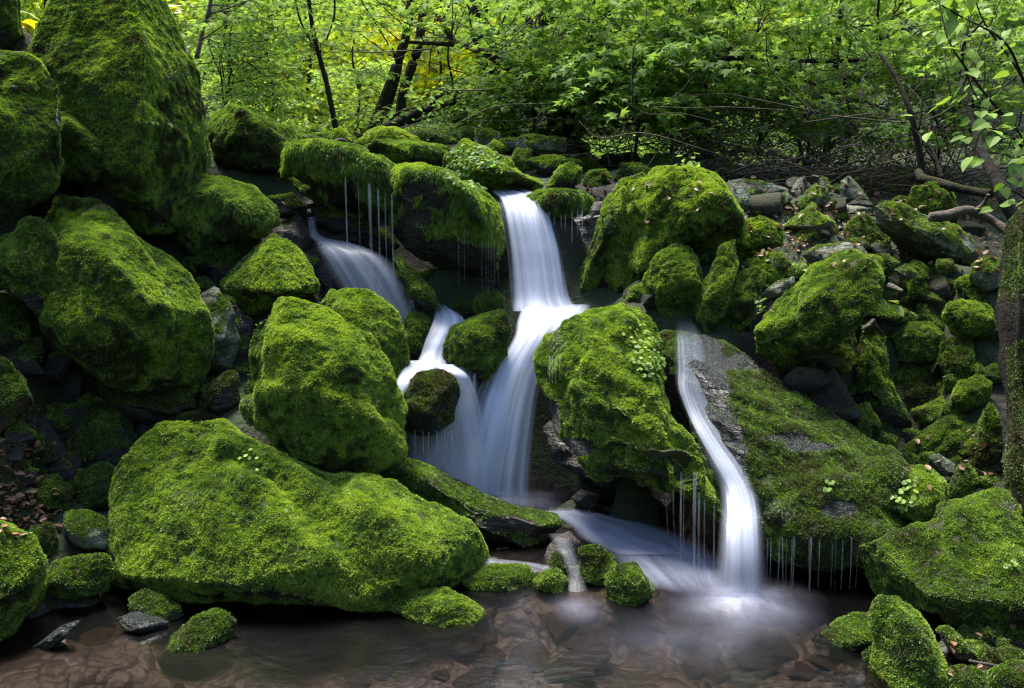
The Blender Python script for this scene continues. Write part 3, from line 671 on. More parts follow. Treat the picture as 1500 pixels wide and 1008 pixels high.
B('mossy_boulder', 'boulder', 'small upright mossy stone left of the foot of the upright log', [(1390,730),(1395,700),(1412,680),(1428,690),(1420,715),(1405,738)], 4.6, moss=.5, tone=.40)
B('mossy_boulder', 'boulder', 'narrow mossy rock standing against the upright log', [(1440,600),(1452,590),(1462,620),(1460,690),(1440,700),(1428,680)], 4.75, moss=.4, tone=.38)
B('mossy_boulder', 'boulder', 'hummock of moss dotted with small round leaves above the right slab',
  [(1270,725),(1285,700),(1320,686),(1355,686),(1380,705),(1392,735),(1375,758),(1330,768),(1285,755)], 4.45, moss=.7, tone=.52, key='hummock', f=.2)
B('slab', 'rock slab', 'thick mossy slab with a flat sloping top at the lower right',
  [(1252,800),(1262,780),(1340,765),(1400,745),(1468,729),(1497,770),(1520,820),(1540,905),(1400,917),(1330,907),(1275,872)],
  4.15, pole=(1390,862), f=.42, b=.5, a=.5, fac=1, moss=.72, tone=.5, L=.013, hang=.4, bare=[(1350, 905, 120, 18, 0.5), (1480, 740, 22, 10, 0.6)], key='right', lump=.02, kp=[(1280, 790, 0.3), (1460, 745, 0.2), (1290, 840, 0.9), (1380, 845, 1.0), (1490, 850, 1.0), (1300, 875, 0.8), (1400, 895, 0.8)])
B('mossy_boulder', 'boulder', 'tall mossy cone of rock at the front right corner of the pool',
  [(1285,900),(1295,882),(1320,882),(1352,905),(1372,950),(1388,1000),(1392,1040),(1262,1040),(1275,985),(1287,940)], 3.55, pole=(1328,985), moss=.75, tone=.48, L=.02, hang=.9, key='cone', kp=[(1308, 900, 0.5), (1330, 940, 0.85), (1300, 990, 0.9), (1345, 1000, 1.0), (1370, 1000, 0.8)])
B('mossy_boulder', 'boulder', 'flat mossy tongue of rock at the water edge left of the mossy cone',
  [(1188,938),(1215,925),(1250,900),(1280,895),(1285,920),(1265,940),(1220,945)], 3.82, moss=.5, tone=.4, f=.15)
B('mossy_boulder', 'boulder', 'small mossy rock at the foot of the mossy cone by the water', [(1262,980),(1268,955),(1285,945),(1295,970),(1288,995)], 3.62, moss=.35, tone=.38)
B('mossy_boulder', 'boulder', 'mossy stone at the bottom edge right of the mossy cone', [(1380,1040),(1385,990),(1410,975),(1440,985),(1455,1040)], 3.4, moss=.65, tone=.46)
B('mossy_boulder', 'boulder', 'dark mossy stone in the bottom right corner', [(1450,1040),(1455,990),(1485,972),(1540,975),(1560,1040)], 3.4, moss=.5, tone=.36)
B('mossy_boulder', 'boulder', 'small rounded rock under the thick mossy slab at right', [(1410,940),(1425,918),(1455,915),(1465,935),(1450,950),(1420,955)], 3.75, moss=.25, tone=.32)
B('stone', 'rock', 'flat broken stone among litter at the lower right', [(1375,925),(1390,918),(1430,960),(1425,975),(1400,965)], 3.62, moss=.05, tone=.3, a=.4, mat=ROCK_BROWN)
B('stone', 'rock', 'wedge shaped mossy chip among litter in the lower right corner', [(1435,968),(1450,950),(1495,955),(1510,975),(1480,985)], 3.55, moss=.25, tone=.35, a=.4, mat=ROCK_BROWN)
B('stone', 'rock', 'low dark stone under the right end of the thick mossy slab', [(1465,940),(1480,925),(1540,930),(1540,955),(1490,958)], 3.75, moss=.05, tone=.3, mat=ROCK_BROWN)
# ---- scree of grey stones, upper right
G = dict(mat=ROCK_GREY, cat='rock', a=.8, fac=9, L=.008, browner=.05, amp=.03, ledge=.03, up=.3, rnd=220., pf=.27)
def S(label, poly, d, moss=.05, tone=.5, **k):
    kk = dict(G); kk.update(k); cat = kk.pop('cat'); moss -= .04; B(k.pop('nm', 'stone') if 'nm' in k else 'stone', cat, label, poly, d, moss=moss, tone=tone, **{q: w for q, w in kk.items() if q != 'nm'})
S('blocky grey green stone beside the big bright mossy boulder', [(1062,300),(1066,264),(1085,262),(1100,290),(1102,310),(1080,318)], 6.2, .1)
S('flat topped grey stone at the left end of the scree', [(1075,275),(1085,263),(1118,266),(1155,278),(1152,288),(1110,288)], 6.7, 0)
S('mossy sided block below the flat topped stone of the scree', [(1066,290),(1090,277),(1108,280),(1104,305),(1085,313)], 6.3, .2)
S('pale slanting stone left of the pointed pair', [(1112,300),(1130,288),(1155,281),(1163,292),(1150,303),(1120,308)], 6.3, 0)
S('tall pointed stone, leftmost of the standing stones', [(1158,280),(1168,262),(1180,254),(1184,266),(1182,290),(1170,298)], 6.5, .05)
S('leaning pointed stone in front of the second standing stone', [(1168,302),(1180,282),(1195,268),(1212,278),(1218,292),(1205,305),(1180,306)], 6.3, .1)
S('second standing stone with a bright mossy tip', [(1193,275),(1203,257),(1212,262),(1220,275),(1212,290)], 6.6, .2)
S('tall triangular standing stone, rightmost of the three', [(1228,300),(1230,265),(1242,257),(1256,268),(1278,302),(1255,306)], 6.5, .05)
S('flat slab at the foot of the triangular standing stone', [(1215,305),(1222,298),(1278,304),(1280,314),(1250,320),(1220,318)], 6.35, -.05)
S('grey arch shaped stone over a dark gap in the scree', [(1142,335),(1160,318),(1180,303),(1192,293),(1200,312),(1222,325),(1232,350),(1195,342),(1150,335)], 6.0, .15, tone=.6)
S('broad sloping stone with streaks of moss right of the arch shaped stone', [(1232,345),(1245,325),(1268,309),(1290,328),(1308,345),(1305,362),(1280,373),(1245,365)], 5.95, .2, tone=.55)
S('thin curved grey slab below the arch shaped stone', [(1175,372),(1195,358),(1240,355),(1262,362),(1285,385),(1260,380),(1220,372),(1185,385)], 5.6, .0)
S('long slab patched with pale lichen at the right of the scree', [(1278,300),(1292,290),(1320,294),(1385,322),(1425,345),(1438,375),(1420,392),(1380,385),(1325,355),(1285,330)], 5.75, .12, tone=.5, nm='slab', cat='rock slab', browner=.1, key='lichen', f=.2, kp=[(1300,308,.35),(1360,332,.5),(1415,358,.5),(1300,333,.95),(1340,352,1.),(1395,382,1.)])
S('white patched stone above the upright log', [(1418,405),(1425,385),(1445,375),(1468,378),(1466,420),(1440,432)], 5.35, .1, tone=.45, browner=.15)
S('small grey stone in the litter below the arch shaped stone', [(1205,340),(1215,330),(1230,335),(1226,347)], 5.95, 0)
S('thin pale stone chip at the left of the scree', [(1075,322),(1095,315),(1096,324),(1080,328)], 6.0, -.2)
B('mossy_boulder', 'boulder', 'dome of moss behind the long lichen slab', [(1330,300),(1340,270),(1375,265),(1395,285),(1400,320),(1385,340),(1345,320)], 6.3, moss=.7, tone=.45, key='dome')
B('mossy_boulder', 'boulder', 'bright green stone below the curved grey slab', [(1262,395),(1280,375),(1300,372),(1318,385),(1310,400),(1280,410)], 5.6, moss=.6, tone=.5)
B('mossy_boulder', 'boulder', 'small dark stone under the long lichen slab', [(1350,400),(1362,385),(1385,390),(1392,405),(1370,410)], 5.75, moss=.2, tone=.4)
rr0 = np.random.default_rng(12)
for k_ in range(20):
    py_ = rr0.uniform(272, 400); px_ = rr0.uniform(1062 + (py_ - 270) * .5, 1300 + (py_ - 270) * 1.2); d_ = 5.95 + (330 - py_) * .0125 + rr0.uniform(.12, .3)
    rr1 = rr0.uniform(10, 25); el_ = rr0.uniform(.5, .85); an_ = rr0.uniform(-.6, .6); nn_ = rr0.integers(4, 6); P0_ = []
    for q_ in range(nn_):
        t_ = 6.283 * (q_ + rr0.uniform(-.3, .3)) / nn_; x_, y_ = math.cos(t_) * rr1, math.sin(t_) * rr1 * el_
        P0_.append((px_ + x_ * math.cos(an_) - y_ * math.sin(an_), py_ + x_ * math.sin(an_) + y_ * math.cos(an_)))
    S('loose angular grey stone lying among the dead leaves of the scree', P0_, d_, moss=.2 if k_ % 3 else .6, tone=.5, group='loose grey stones of the scree', seed=900 + k_, ctrl=False)
# rocks beyond the brow (background)
def bgrock(label, poly, d, **k): B('mossy_boulder', 'boulder', label, poly, d, dens=30000, **k)
bgrock('dim mossy rock at the foot of the dark trunk behind the fall', [(650,205),(662,188),(685,185),(697,200),(690,215),(660,215)], 8.2, moss=.5, tone=.45)
bgrock('mossy rock left of the fallen mossy branch', [(585,200),(600,188),(640,190),(652,205),(640,215),(600,212)], 8.0, moss=.6, tone=.55)
bgrock('low dark boulder behind the long flat grey slab', [(765,206),(780,192),(815,188),(832,200),(825,210),(790,212)], 8.6, moss=.4, tone=.35)
bgrock('shadowed boulder beneath the brush behind the tall mossy boulder', [(870,240),(885,225),(930,222),(945,240),(900,250)], 8.4, moss=.4, tone=.35)
bgrock('green hump right of the leafy seedling', [(1010,255),(1020,235),(1055,232),(1080,250),(1060,268)], 7.6, moss=.5, tone=.4)
bgrock('bright rim of moss behind the wide brownish hump', [(420,205),(440,195),(470,200),(486,212),(460,220),(430,218)], 7.2, moss=.6, tone=.6)
# ------------------------------------------------------------------ ground
from mathutils.bvhtree import BVHTree
_bv = {}
def hit(px, py, keys=None):
    "depth of the first rock surface seen at pixel"
    best = None
    D = FW + RT * ((px - 750) / F) - UP * ((py - 504) / F)
    for k, (V, Q) in ALLROCK.items():
        if keys and k not in keys: continue
        if k not in _bv: _bv[k] = BVHTree.FromPolygons([tuple(v) for v in V], [tuple(int(i) for i in dict.fromkeys(q)) for q in Q.tolist()])
        r = _bv[k].ray_cast(Vector(CAM), Vector(D).normalized(), 30)
        if r[0] is not None:
            d = float((np.array(r[0]) - CAM) @ FW)
            if best is None or d < best[0]: best = (d, np.array(r[0]), np.array(r[1]))
    return best

def dplane(py, z=0.):
    return (CAMZ - z) / (math.sin(PITCH) + math.cos(PITCH) * (py - 504) / F)

MAN = [(x, y, -.2) for x in (-.66, -.5, -.34, -.2) for y in (4.9, 5.1, 5.3)] + [(x, y, -.2) for x in (1.1, 1.35, 1.6, 1.75) for y in (3.2, 3.5, 3.8, 4.1, 4.4)] + [(-2.0, 3.6, -.15), (-1.7, 3.9, -.18)]
for x in np.arange(-1.5, 1.6, .5):
    for y in np.arange(-2.4, 4.2, .6): MAN.append((x, y, -.2 + .03 * math.sin(x * 3 + y * 2)))
for x, y in ((-1.9, 3.5), (-1.9, 3.9), (1.0, 4.6), (.5, 4.7), (0, 4.6), (.3, 5.0), (.9, 5.0), (-.1, 5.1), (.7, 4.3), (1.3, 4.2)): MAN.append((x, y, -.2))
for y in np.arange(-12, 3, 1.5):
    hh = max(0., (-3.5 - y)) * .62  # unseen ground behind and beside the camera raised to block low sky light
    MAN += [(-2.6, y, .25 + hh), (-4.5, y, 2.6 + hh), (-8, y, 6.5 + hh), (2.6, y, .15 + hh), (4.5, y, 2.2 + hh), (8, y, 6. + hh), (0, y, -.2 + hh), (-16, y, 13), (16, y, 12.5)]
def mp(px, py, d, dz=0): p = W(px, py, d); MAN.append((p[0], p[1], p[2] + dz))
for q in ((500, 222, 7.6), (400, 215, 7.6), (620, 215, 8), (750, 232, 8), (860, 262, 7.6), (960, 262, 7.8), (1060, 285, 7.2), (1160, 300, 6.9), (1260, 320, 6.7), (1350, 345, 6.6), (1440, 370, 6.4), (1500, 400, 6.2),
          (1100, 262, 8.2), (1250, 275, 8.2), (1400, 300, 8.0), (1550, 330, 7.6), (500, 205, 9.5), (700, 212, 9.5), (900, 232, 9.5), (1100, 238, 9.8), (1300, 238, 9.8), (1500, 238, 9.8), (300, 200, 9.5), (100, 120, 9)): mp(*q, -.04)
MAN += [(-6, 5, 2.6), (-9, 7, 4.4), (-6, 9, 2.6), (-12, 12, 5), (6, 5, 2.), (9, 7, 3.2), (-3, 12, 2.0), (0, 12, 1.95), (3, 12, 2.2), (6, 12, 3.), (10, 12, 4.4),
        (-20, 20, 8), (-8, 18, 3.6), (0, 18, 3.), (8, 18, 5.), (20, 20, 10), (-10, 28, 6.5), (0, 28, 5.2), (10, 28, 9.), (-40, 30, 18), (40, 30, 22), (-25, 45, 15), (0, 45, 12), (25, 45, 19),
        (-60, 60, 30), (0, 62, 20), (60, 60, 32), (-30, 80, 32), (0, 80, 30), (30, 80, 34), (-60, 0, 26), (60, 0, 26)]
PTS = np.array(MAN + CTRL)

def ground_z(x, y):
    x = np.asarray(x, float); y = np.asarray(y, float)
    out = np.zeros(len(x))
    for k in range(0, len(x), 20000):
        dx = x[k:k + 20000, None] - PTS[None, :, 0]; dy = y[k:k + 20000, None] - PTS[None, :, 1]
        r2 = dx * dx + dy * dy + .004
        w = r2 ** -2.2
        out[k:k + 20000] = (w * PTS[None, :, 2]).sum(1) / w.sum(1)
    return out

def axis(lo, hi, a, b, fine, coarse):
    m = np.arange(a, b + 1e-6, fine)
    l = a - np.cumsum(np.geomspace(fine, coarse, 26))[::-1]; r = b + np.cumsum(np.geomspace(fine, coarse, 30))
    l = l[l > lo]; r = r[r < hi]
    return np.concatenate([[lo], l, m, r, [hi]])
gx = axis(-70, 70, -4.5, 4.5, .045, 6); gy = axis(-14, 88, 2.8, 10.5, .045, 6)
GX, GY = np.meshgrid(gx, gy)
gz = ground_z(GX.ravel(), GY.ravel())
P = np.stack([GX.ravel(), GY.ravel(), gz], 1)
near = np.exp(-((P[:, 1] - 6) / 8) ** 2)
dispz = .05 * fbm(P * 1.7, 3) + .05 * fbm(P * 5.5, 3) * near
bank = sst(-.1, .25, P[:, 2])
P[:, 2] += dispz * bank + .02 * pn(P * 4) * (1 - bank)

m, nt, N, L = newmat('forest_floor')
tc = nt.nodes.new('ShaderNodeTexCoord'); v = tc.outputs['Object']
n1 = noise(nt, v, 1.1, 5, .6); n2 = noise(nt, v, 16, 5, .65); n3 = noise(nt, v, 60, 3, .7)
col = ramp(nt, n2, [(.3, (.007, .006, .004)), (.5, (.020, .014, .009)), (.68, (.045, .03, .02))])
mk = ramp(nt, math_(nt, 'ADD', n1, math_(nt, 'MULTIPLY', math_(nt, 'SUBTRACT', n2, .5), .5)), [(.38, (0, 0, 0)), (.5, (1, 1, 1))])
col = mixc(nt, math_(nt, 'MULTIPLY', mk, .85), col, (.024, .042, .009))
bs = nd(nt, 'ShaderNodeBsdfPrincipled', Roughness=.85); L.new(col, bs.inputs['Base Color'])
bp = nd(nt, 'ShaderNodeBump', Strength=1., Distance=.05); L.new(math_(nt, 'ADD', n2, math_(nt, 'MULTIPLY', n3, .4)), bp.inputs['Height']); L.new(bp.outputs[0], bs.inputs['Normal'])
L.new(bs.outputs[0], nd(nt, 'ShaderNodeOutputMaterial').inputs[0])
FLOOR = m
m, nt, N, L = newmat('stream_bed')
tc = nt.nodes.new('ShaderNodeTexCoord'); v = tc.outputs['Object']
wv = nt.nodes.new('ShaderNodeVectorMath'); wv.operation = 'MULTIPLY_ADD'; nz = nd(nt, 'ShaderNodeTexNoise', Scale=6., Detail=3.); L.new(v, nz.inputs['Vector'])
L.new(nz.outputs['Color'], wv.inputs[0]); wv.inputs[1].default_value = (.22, .22, .1); L.new(v, wv.inputs[2])
vo = nd(nt, 'ShaderNodeTexVoronoi', Scale=15.); L.new(wv.outputs[0], vo.inputs['Vector'])
c1 = ramp(nt, noise(nt, v, 5, 5), [(.35, (.012, .009, .007)), (.55, (.03, .02, .014)), (.7, (.055, .038, .028))])
sep = nd(nt, 'ShaderNodeSeparateColor'); L.new(vo.outputs['Color'], sep.inputs[0])
c2 = mixc(nt, math_(nt, 'MULTIPLY', sep.outputs[0], .9), c1, (.058, .040, .030))
c2 = mixc(nt, ramp(nt, vo.outputs['Distance'], [(.3, (0, 0, 0)), (.6, (.85, .85, .85))]), c2, (.008, .006, .004))
c2 = mixc(nt, ramp(nt, noise(nt, v, 45, 4), [(.45, (0, 0, 0)), (.6, (.5, .5, .5))]), c2, (.02, .014, .009))
bs = nd(nt, 'ShaderNodeBsdfPrincipled', Roughness=.6); L.new(c2, bs.inputs['Base Color'])
bp = nd(nt, 'ShaderNodeBump', Strength=.6, Distance=.03); L.new(vo.outputs['Distance'], bp.inputs['Height']); bp.invert = True; L.new(bp.outputs[0], bs.inputs['Normal'])
L.new(bs.outputs[0], nd(nt, 'ShaderNodeOutputMaterial').inputs[0])
BED = m
nu = len(gx)
GF = grid_faces(nu, len(gy))
fz = P[GF, 2].mean(1)
gr = build('ground', P, [GF], [FLOOR, BED], origin=np.zeros(3), fmat=(fz < .0).astype(int))
tag(gr, 'brown leaf strewn forest floor rising behind the stream', None, None, 'structure')
GB = BVHTree.FromPolygons([tuple(q) for q in P.tolist()], GF.tolist())
def gz_at(x, y):
    r = GB.ray_cast(Vector((x, y, 60)), Vector((0, 0, -1))); return r[0].z if r[0] else 0.

pack(120, 31, (1262, 1460, 430, 735), None, (16, 34), .45, 'angular mossy stone packed among the larger rocks of the right bank', 'mossy stones packed in the right bank')
pack(44, 32, (1075, 1250, 300, 470), None, (14, 28), .45, 'angular mossy stone filling a gap between the slanting slabs and the large wedge boulder', 'mossy stones filling gaps by the slanting slabs')
pack(90, 33, (10, 250, 500, 720), None, (16, 40), .02, 'dark broken stone in the shadowed hollow at left', 'dark stones in the hollow at left', 'stone', 'rock')
pack(50, 34, (300, 470, 260, 420), None, (14, 30), .1, 'dark stone in the gap between the shaggy rock and the falling threads', 'dark stones beside the falling threads', 'stone', 'rock')
pack(60, 35, (640, 1010, 205, 275), None, (12, 24), .45, 'low mossy stone on the bank behind the main waterfall', 'low mossy stones behind the main waterfall')
pack(40, 36, (1385, 1500, 905, 1000), None, (14, 30), .15, 'flat dark stone among litter at the lower right corner', 'flat stones at the lower right corner', 'stone', 'rock', ROCK_BROWN)
# stones on the stream bed: countable ones lie as things of their own
r = np.random.default_rng(5)
def pebble_mesh(name, seed, mat, flat=.5):
    rr = np.random.default_rng(seed)
    nu_, nv_ = 22, 13
    th = np.linspace(0, 2 * np.pi, nu_, endpoint=False); ph = np.linspace(-np.pi / 2, np.pi / 2, nv_)[1:-1]
    TH, PH = np.meshgrid(th, ph)
    Pp = np.stack([np.cos(TH) * np.cos(PH), np.sin(TH) * np.cos(PH), np.sin(PH)], -1).reshape(-1, 3)
    Pp = np.vstack([Pp, [[0, 0, -1]], [[0, 0, 1]]])
    for _ in range(9):
        nn = norm(rr.normal(size=3)); h = rr.uniform(.55, .85); Pp = Pp - nn * np.clip(Pp @ nn - h, 0, None)[:, None] * .95
    Pp *= np.array([1, rr.uniform(.6, .9), flat * rr.uniform(.7, 1.2)])
    Pp += norm(Pp) * (.06 * fbm(Pp * 2.5 + seed, 3))[:, None]
    Q = grid_faces(nu_, len(ph), True); n0 = len(ph) * nu_
    i = np.arange(nu_); j = (i + 1) % nu_; e = (len(ph) - 1) * nu_
    c1 = np.stack([j, i, np.full(nu_, n0)], 1); c2 = np.stack([e + i, e + j, np.full(nu_, n0 + 1)], 1)
    N_ = norm(Pp); M_ = moss_mask(Pp, N_, -.6 if flat < .45 else .25, seed)
    return mesh_from(name, Pp, [Q, c1, c2], mat, {'moss': M_}), Pp, Q, N_, M_
BEDROCK = rock_mat('stream_stone', (.03, .02, .013), (.075, .048, .030), (.13, .088, .058), 0, (.3, .6))
protos = [pebble_mesh('bed_stone', 50 + k, BEDROCK if k % 3 else ROCK_BROWN, .32)[0] for k in range(6)]
for k in range(280):
    y = r.uniform(2.95, 4.25) if k < 240 else r.uniform(2.3, 3.0); x = r.uniform(-2.2, 2.0)
    s = r.uniform(.035, .12) * (1.2 if k % 9 == 0 else 1)
    z = gz_at(x, y)
    if z > -.08: continue
    z = min(z + s * .12, -.03 - s * .42)
    o = bpy.data.objects.new('stream_stone', protos[k % 6]); COL.objects.link(o)
    o.location = (x, y, z); o.scale = (s, s, s); o.rotation_euler = (r.uniform(-.2, .2), r.uniform(-.2, .2), r.uniform(0, 6.28))
    tag(o, 'brown stone lying under the clear water of the pool', 'stone', 'stones on the bed of the pool')

# dark stones wedged between the boulders
fp = []
for k in range(7):
    me, Pp, Q, N_, M_ = pebble_mesh('wedged_stone', 90 + k, ROCK_WET if k % 2 else ROCK_BROWN, .6)
    fp.append(me)
cnt = 0
for k in range(900):
    if cnt >= 260: break
    x = r.uniform(-3.4, 3.7); y = r.uniform(4.1, 8.6)
    z = gz_at(x, y)
    if z < -.12 and r.random() < .8: continue
    pd = (np.array([x, y, z]) - CAM) @ FW; ppx = 750 + F * x / pd; ppy = 504 - F * ((np.array([x, y, z]) - CAM) @ UP) / pd
    if 565 < ppx < 905 and 255 < ppy < 745: continue
    if -1.2 < x < .9 and y > 6.6: continue
    s = float(r.choice([.06, .09, .13, .19], p=[.3, .35, .25, .10]))
    if y < 5.0: s *= .8
    o = bpy.data.objects.new('wedged_stone', fp[k % 7]); COL.objects.link(o)
    o.location = (x, y, z + s * .15); o.scale = (s * r.uniform(.8, 1.3), s, s * r.uniform(.7, 1.1)); o.rotation_euler = (r.uniform(-.5, .5), r.uniform(-.5, .5), r.uniform(0, 6.28))
    tag(o, 'small dark stone wedged among the larger boulders of the bank', 'stone', 'small stones wedged in the bank'); cnt += 1

# ------------------------------------------------------------------ water
m, nt, N, L = newmat('pool_water')
tc = nt.nodes.new('ShaderNodeTexCoord'); v = tc.outputs['Object']
mpn = nd(nt, 'ShaderNodeMapping', Scale=(1, 1.6, 1)); L.new(v, mpn.inputs[0]); v = mpn.outputs[0]
h = math_(nt, 'ADD', noise(nt, v, 4, 3, .5, .6), math_(nt, 'MULTIPLY', noise(nt, v, 19, 3, .55, .4), .35))
bp = nd(nt, 'ShaderNodeBump', Strength=.13, Distance=.03); L.new(h, bp.inputs['Height'])
fr = nd(nt, 'ShaderNodeFresnel', IOR=1.36); L.new(bp.outputs[0], fr.inputs['Normal'])
gl = nd(nt, 'ShaderNodeBsdfGlossy', Roughness=.17); gl.inputs[0].default_value = (.95, .96, 1, 1); L.new(bp.outputs[0], gl.inputs['Normal'])
tr = nd(nt, 'ShaderNodeBsdfTransparent'); tr.inputs[0].default_value = (.50, .43, .39, 1)
mx = nd(nt, 'ShaderNodeMixShader'); L.new(math_(nt, 'ADD', math_(nt, 'MULTIPLY', fr.outputs[0], 1.15), .01, True), mx.inputs[0]); L.new(tr.outputs[0], mx.inputs[1]); L.new(gl.outputs[0], mx.inputs[2])
L.new(mx.outputs[0], nd(nt, 'ShaderNodeOutputMaterial').inputs[0])
POOL = m
wx = np.linspace(-3.2, 3.0, 90); wy = np.concatenate([np.linspace(-9, 2.6, 12), np.linspace(2.7, 5.75, 70)])
WX, WY = np.meshgrid(wx, wy)
wp = np.stack([WX.ravel(), WY.ravel(), np.zeros(WX.size)], 1)
wp[:, 2] = .006 * fbm(wp * 3, 2)
tag(build('water', wp, [grid_faces(len(wx), len(wy))], POOL, origin=np.zeros(3)), 'clear dark water of the stream pool', None, None, 'structure')

def silk_mat(name, su, sv, white=(.66, .71, .84), lo=.30, hi=.72, soft=False):
    "streaked silky water; attribute st = (across m, along m), dens = thickness of the sheet"
    m, nt, N, L = newmat(name)
    st = attr(nt, 'st'); de = attr(nt, 'dens')
    mp_ = nd(nt, 'ShaderNodeMapping', Scale=(su, sv, 1)); L.new(st.outputs['Vector'], mp_.inputs[0])
    n1 = noise(nt, mp_.outputs[0], 1., 4, .62, .1)
    mp2 = nd(nt, 'ShaderNodeMapping', Scale=(su * .22, sv * .8, 1)); L.new(st.outputs['Vector'], mp2.inputs[0])
    n2 = noise(nt, mp2.outputs[0], 1., 2, .5)
    s = math_(nt, 'ADD', math_(nt, 'MULTIPLY', n1, .6), math_(nt, 'MULTIPLY', n2, .4))
    mr = nd(nt, 'ShaderNodeMapRange'); L.new(s, mr.inputs[0]); mr.inputs[1].default_value = lo; mr.inputs[2].default_value = hi
    a = math_(nt, 'ADD', math_(nt, 'MULTIPLY', de.outputs['Fac'], 1.36), math_(nt, 'SUBTRACT', mr.outputs[0], 1.))
    a = math_(nt, 'MULTIPLY', math_(nt, 'MAXIMUM', a, 0.), math_(nt, 'MINIMUM', math_(nt, 'MULTIPLY', de.outputs['Fac'], 1.6), 1.), True)
    if soft: a = math_(nt, 'MULTIPLY', de.outputs['Fac'], math_(nt, 'ADD', math_(nt, 'MULTIPLY', mr.outputs[0], .9), .3), True)
    d = nd(nt, 'ShaderNodeBsdfDiffuse'); d.inputs[0].default_value = (*white, 1)
    t = nd(nt, 'ShaderNodeBsdfTranslucent'); t.inputs[0].default_value = (*white, 1)
    g = nd(nt, 'ShaderNodeBsdfGlossy', Roughness=.35)
    bp = nd(nt, 'ShaderNodeBump', Strength=.5, Distance=.02); L.new(s, bp.inputs['Height']); L.new(bp.outputs[0], d.inputs['Normal']); L.new(bp.outputs[0], g.inputs['Normal'])
    m1 = nd(nt, 'ShaderNodeMixShader', i0=.3); L.new(d.outputs[0], m1.inputs[1]); L.new(t.outputs[0], m1.inputs[2])
    m2 = nd(nt, 'ShaderNodeMixShader', i0=.06); L.new(m1.outputs[0], m2.inputs[1]); L.new(g.outputs[0], m2.inputs[2])
    tr = nd(nt, 'ShaderNodeBsdfTransparent')
    m3 = nd(nt, 'ShaderNodeMixShader'); L.new(a, m3.inputs[0]); L.new(tr.outputs[0], m3.inputs[1]); L.new(m2.outputs[0], m3.inputs[2])
    L.new(m3.outputs[0], nd(nt, 'ShaderNodeOutputMaterial').inputs[0])
    return m
SILK = silk_mat('silky_falling_water', 26, .5, lo=.32, hi=.7)
SILK2 = silk_mat('silky_thin_veil', 34, .35, lo=.40, hi=.74)
SILK3 = silk_mat('silky_rapids', 16, 1.6, (.42, .46, .60), soft=True)
SILK4 = silk_mat('soft_misty_veil', 20, .5, lo=.3, hi=.75, soft=True)
SPOUT = silk_mat('soft_spout', 30, 2., (.5, .55, .66), soft=True)
FOAM = silk_mat('soft_foam', 7, 7, (.50, .52, .68), .25, .75, soft=True)

def sheet(rows, bulge=.04, nu=41, nv=90, edge=.22, fade=(0, 0), hug=None, wob=.01, keys=None):
    "rows: (py, xl, xr, d, dens)"
    R = np.array([[r_[0], r_[1], r_[2], r_[3] if r_[3] else 0, r_[4]] for r_ in rows], float)
    S_ = spline(R, nv); S_[:, 0] = np.maximum.accumulate(S_[:, 0]) if S_[-1, 0] > S_[0, 0] else S_[:, 0]
    u = np.linspace(-1, 1, nu)
    V = np.zeros((nv, nu, 3)); 
    for j in range(nv):
        py, xl, xr, d, _ = S_[j]
        for i in range(nu):
            x = xl + (xr - xl) * (u[i] + 1) / 2
            V[j, i] = W(x, py, d - bulge * (1 - u[i] ** 2))
    wid = np.linalg.norm(V[:, -1] - V[:, 0], axis=1)
    seg = np.concatenate([[0], np.cumsum(np.linalg.norm(np.diff(V[:, nu // 2], axis=0), axis=1))])
    mw = wid.mean()
    st = np.zeros((nv, nu, 3)); st[..., 0] = u[None] * (.6 * mw + .4 * wid[:, None]) / 2 + R[0, 1] * .013; st[..., 1] = seg[:, None]
    V[..., 1] += wob * pn(np.stack([st[..., 0] * 14, st[..., 1] * 1.2, st[..., 0] * 0], -1).reshape(-1, 3)).reshape(nv, nu)
    e = np.clip((1 - np.abs(u)) / edge, 0, 1); e = e * e * (3 - 2 * e)
    t = np.linspace(0, 1, nv); fd = np.ones(nv)
    if fade[0]: fd *= sst(0, fade[0], t)
    if fade[1]: fd *= 1 - sst(1 - fade[1], 1, t)
    den = S_[:, 4:5] * e[None] * fd[:, None]
    return V.reshape(-1, 3), st.reshape(-1, 3), np.clip(den.ravel(), 0, 1), nu, nv

def fall(name, label, sheets, mat=SILK, cat='waterfall', group=None, mats=None):
    root = None
    for k, s in enumerate(sheets):
        V, st, den, nu_, nv_ = s
        A = {'st': st, 'dens': den}
        if root is None: root = tag(build(name, V, [grid_faces(nu_, nv_)], mat, attrs=A), label, cat, group)
        else: build('veil', V, [grid_faces(nu_, nv_)], (mats or [SILK2] * 9)[k], parent=root, attrs=A)
    return root

up_rows = [(276, 706, 770, 6.45, .45), (283, 718, 790, 6.25, .8), (294, 730, 803, 6.08, 1), (320, 736, 812, 5.97, 1), (360, 741, 824, 5.9, 1), (400, 744, 832, 5.85, 1), (435, 745, 840, 5.8, 1), (456, 742, 856, 5.74, .9)]
sh = lambda rows, dx, dd, m=1: [(a, b + dx[0], c + dx[1], d + dd, e * m) for a, b, c, d, e in rows]
fall('waterfall', 'tall white upper plunge of the main waterfall',
     [sheet(up_rows, .06, edge=.3), sheet(sh(up_rows[1:], (-16, 2), .07, .62), .05, edge=.3), sheet(sh(up_rows[2:], (4, 6), -.05, .62), .06, edge=.3)])
lo_rows = [(446, 756, 878, 5.82, .75), (456, 750, 868, 5.68, .95), (470, 748, 850, 5.56, 1), (495, 744, 826, 5.46, 1), (535, 722, 802, 5.38, 1), (580, 703, 792, 5.32, 1), (625, 688, 788, 5.28, 1), (670, 672, 786, 5.26, .95), (710, 660, 786, 5.25, .85), (745, 655, 790, 5.25, .7)]
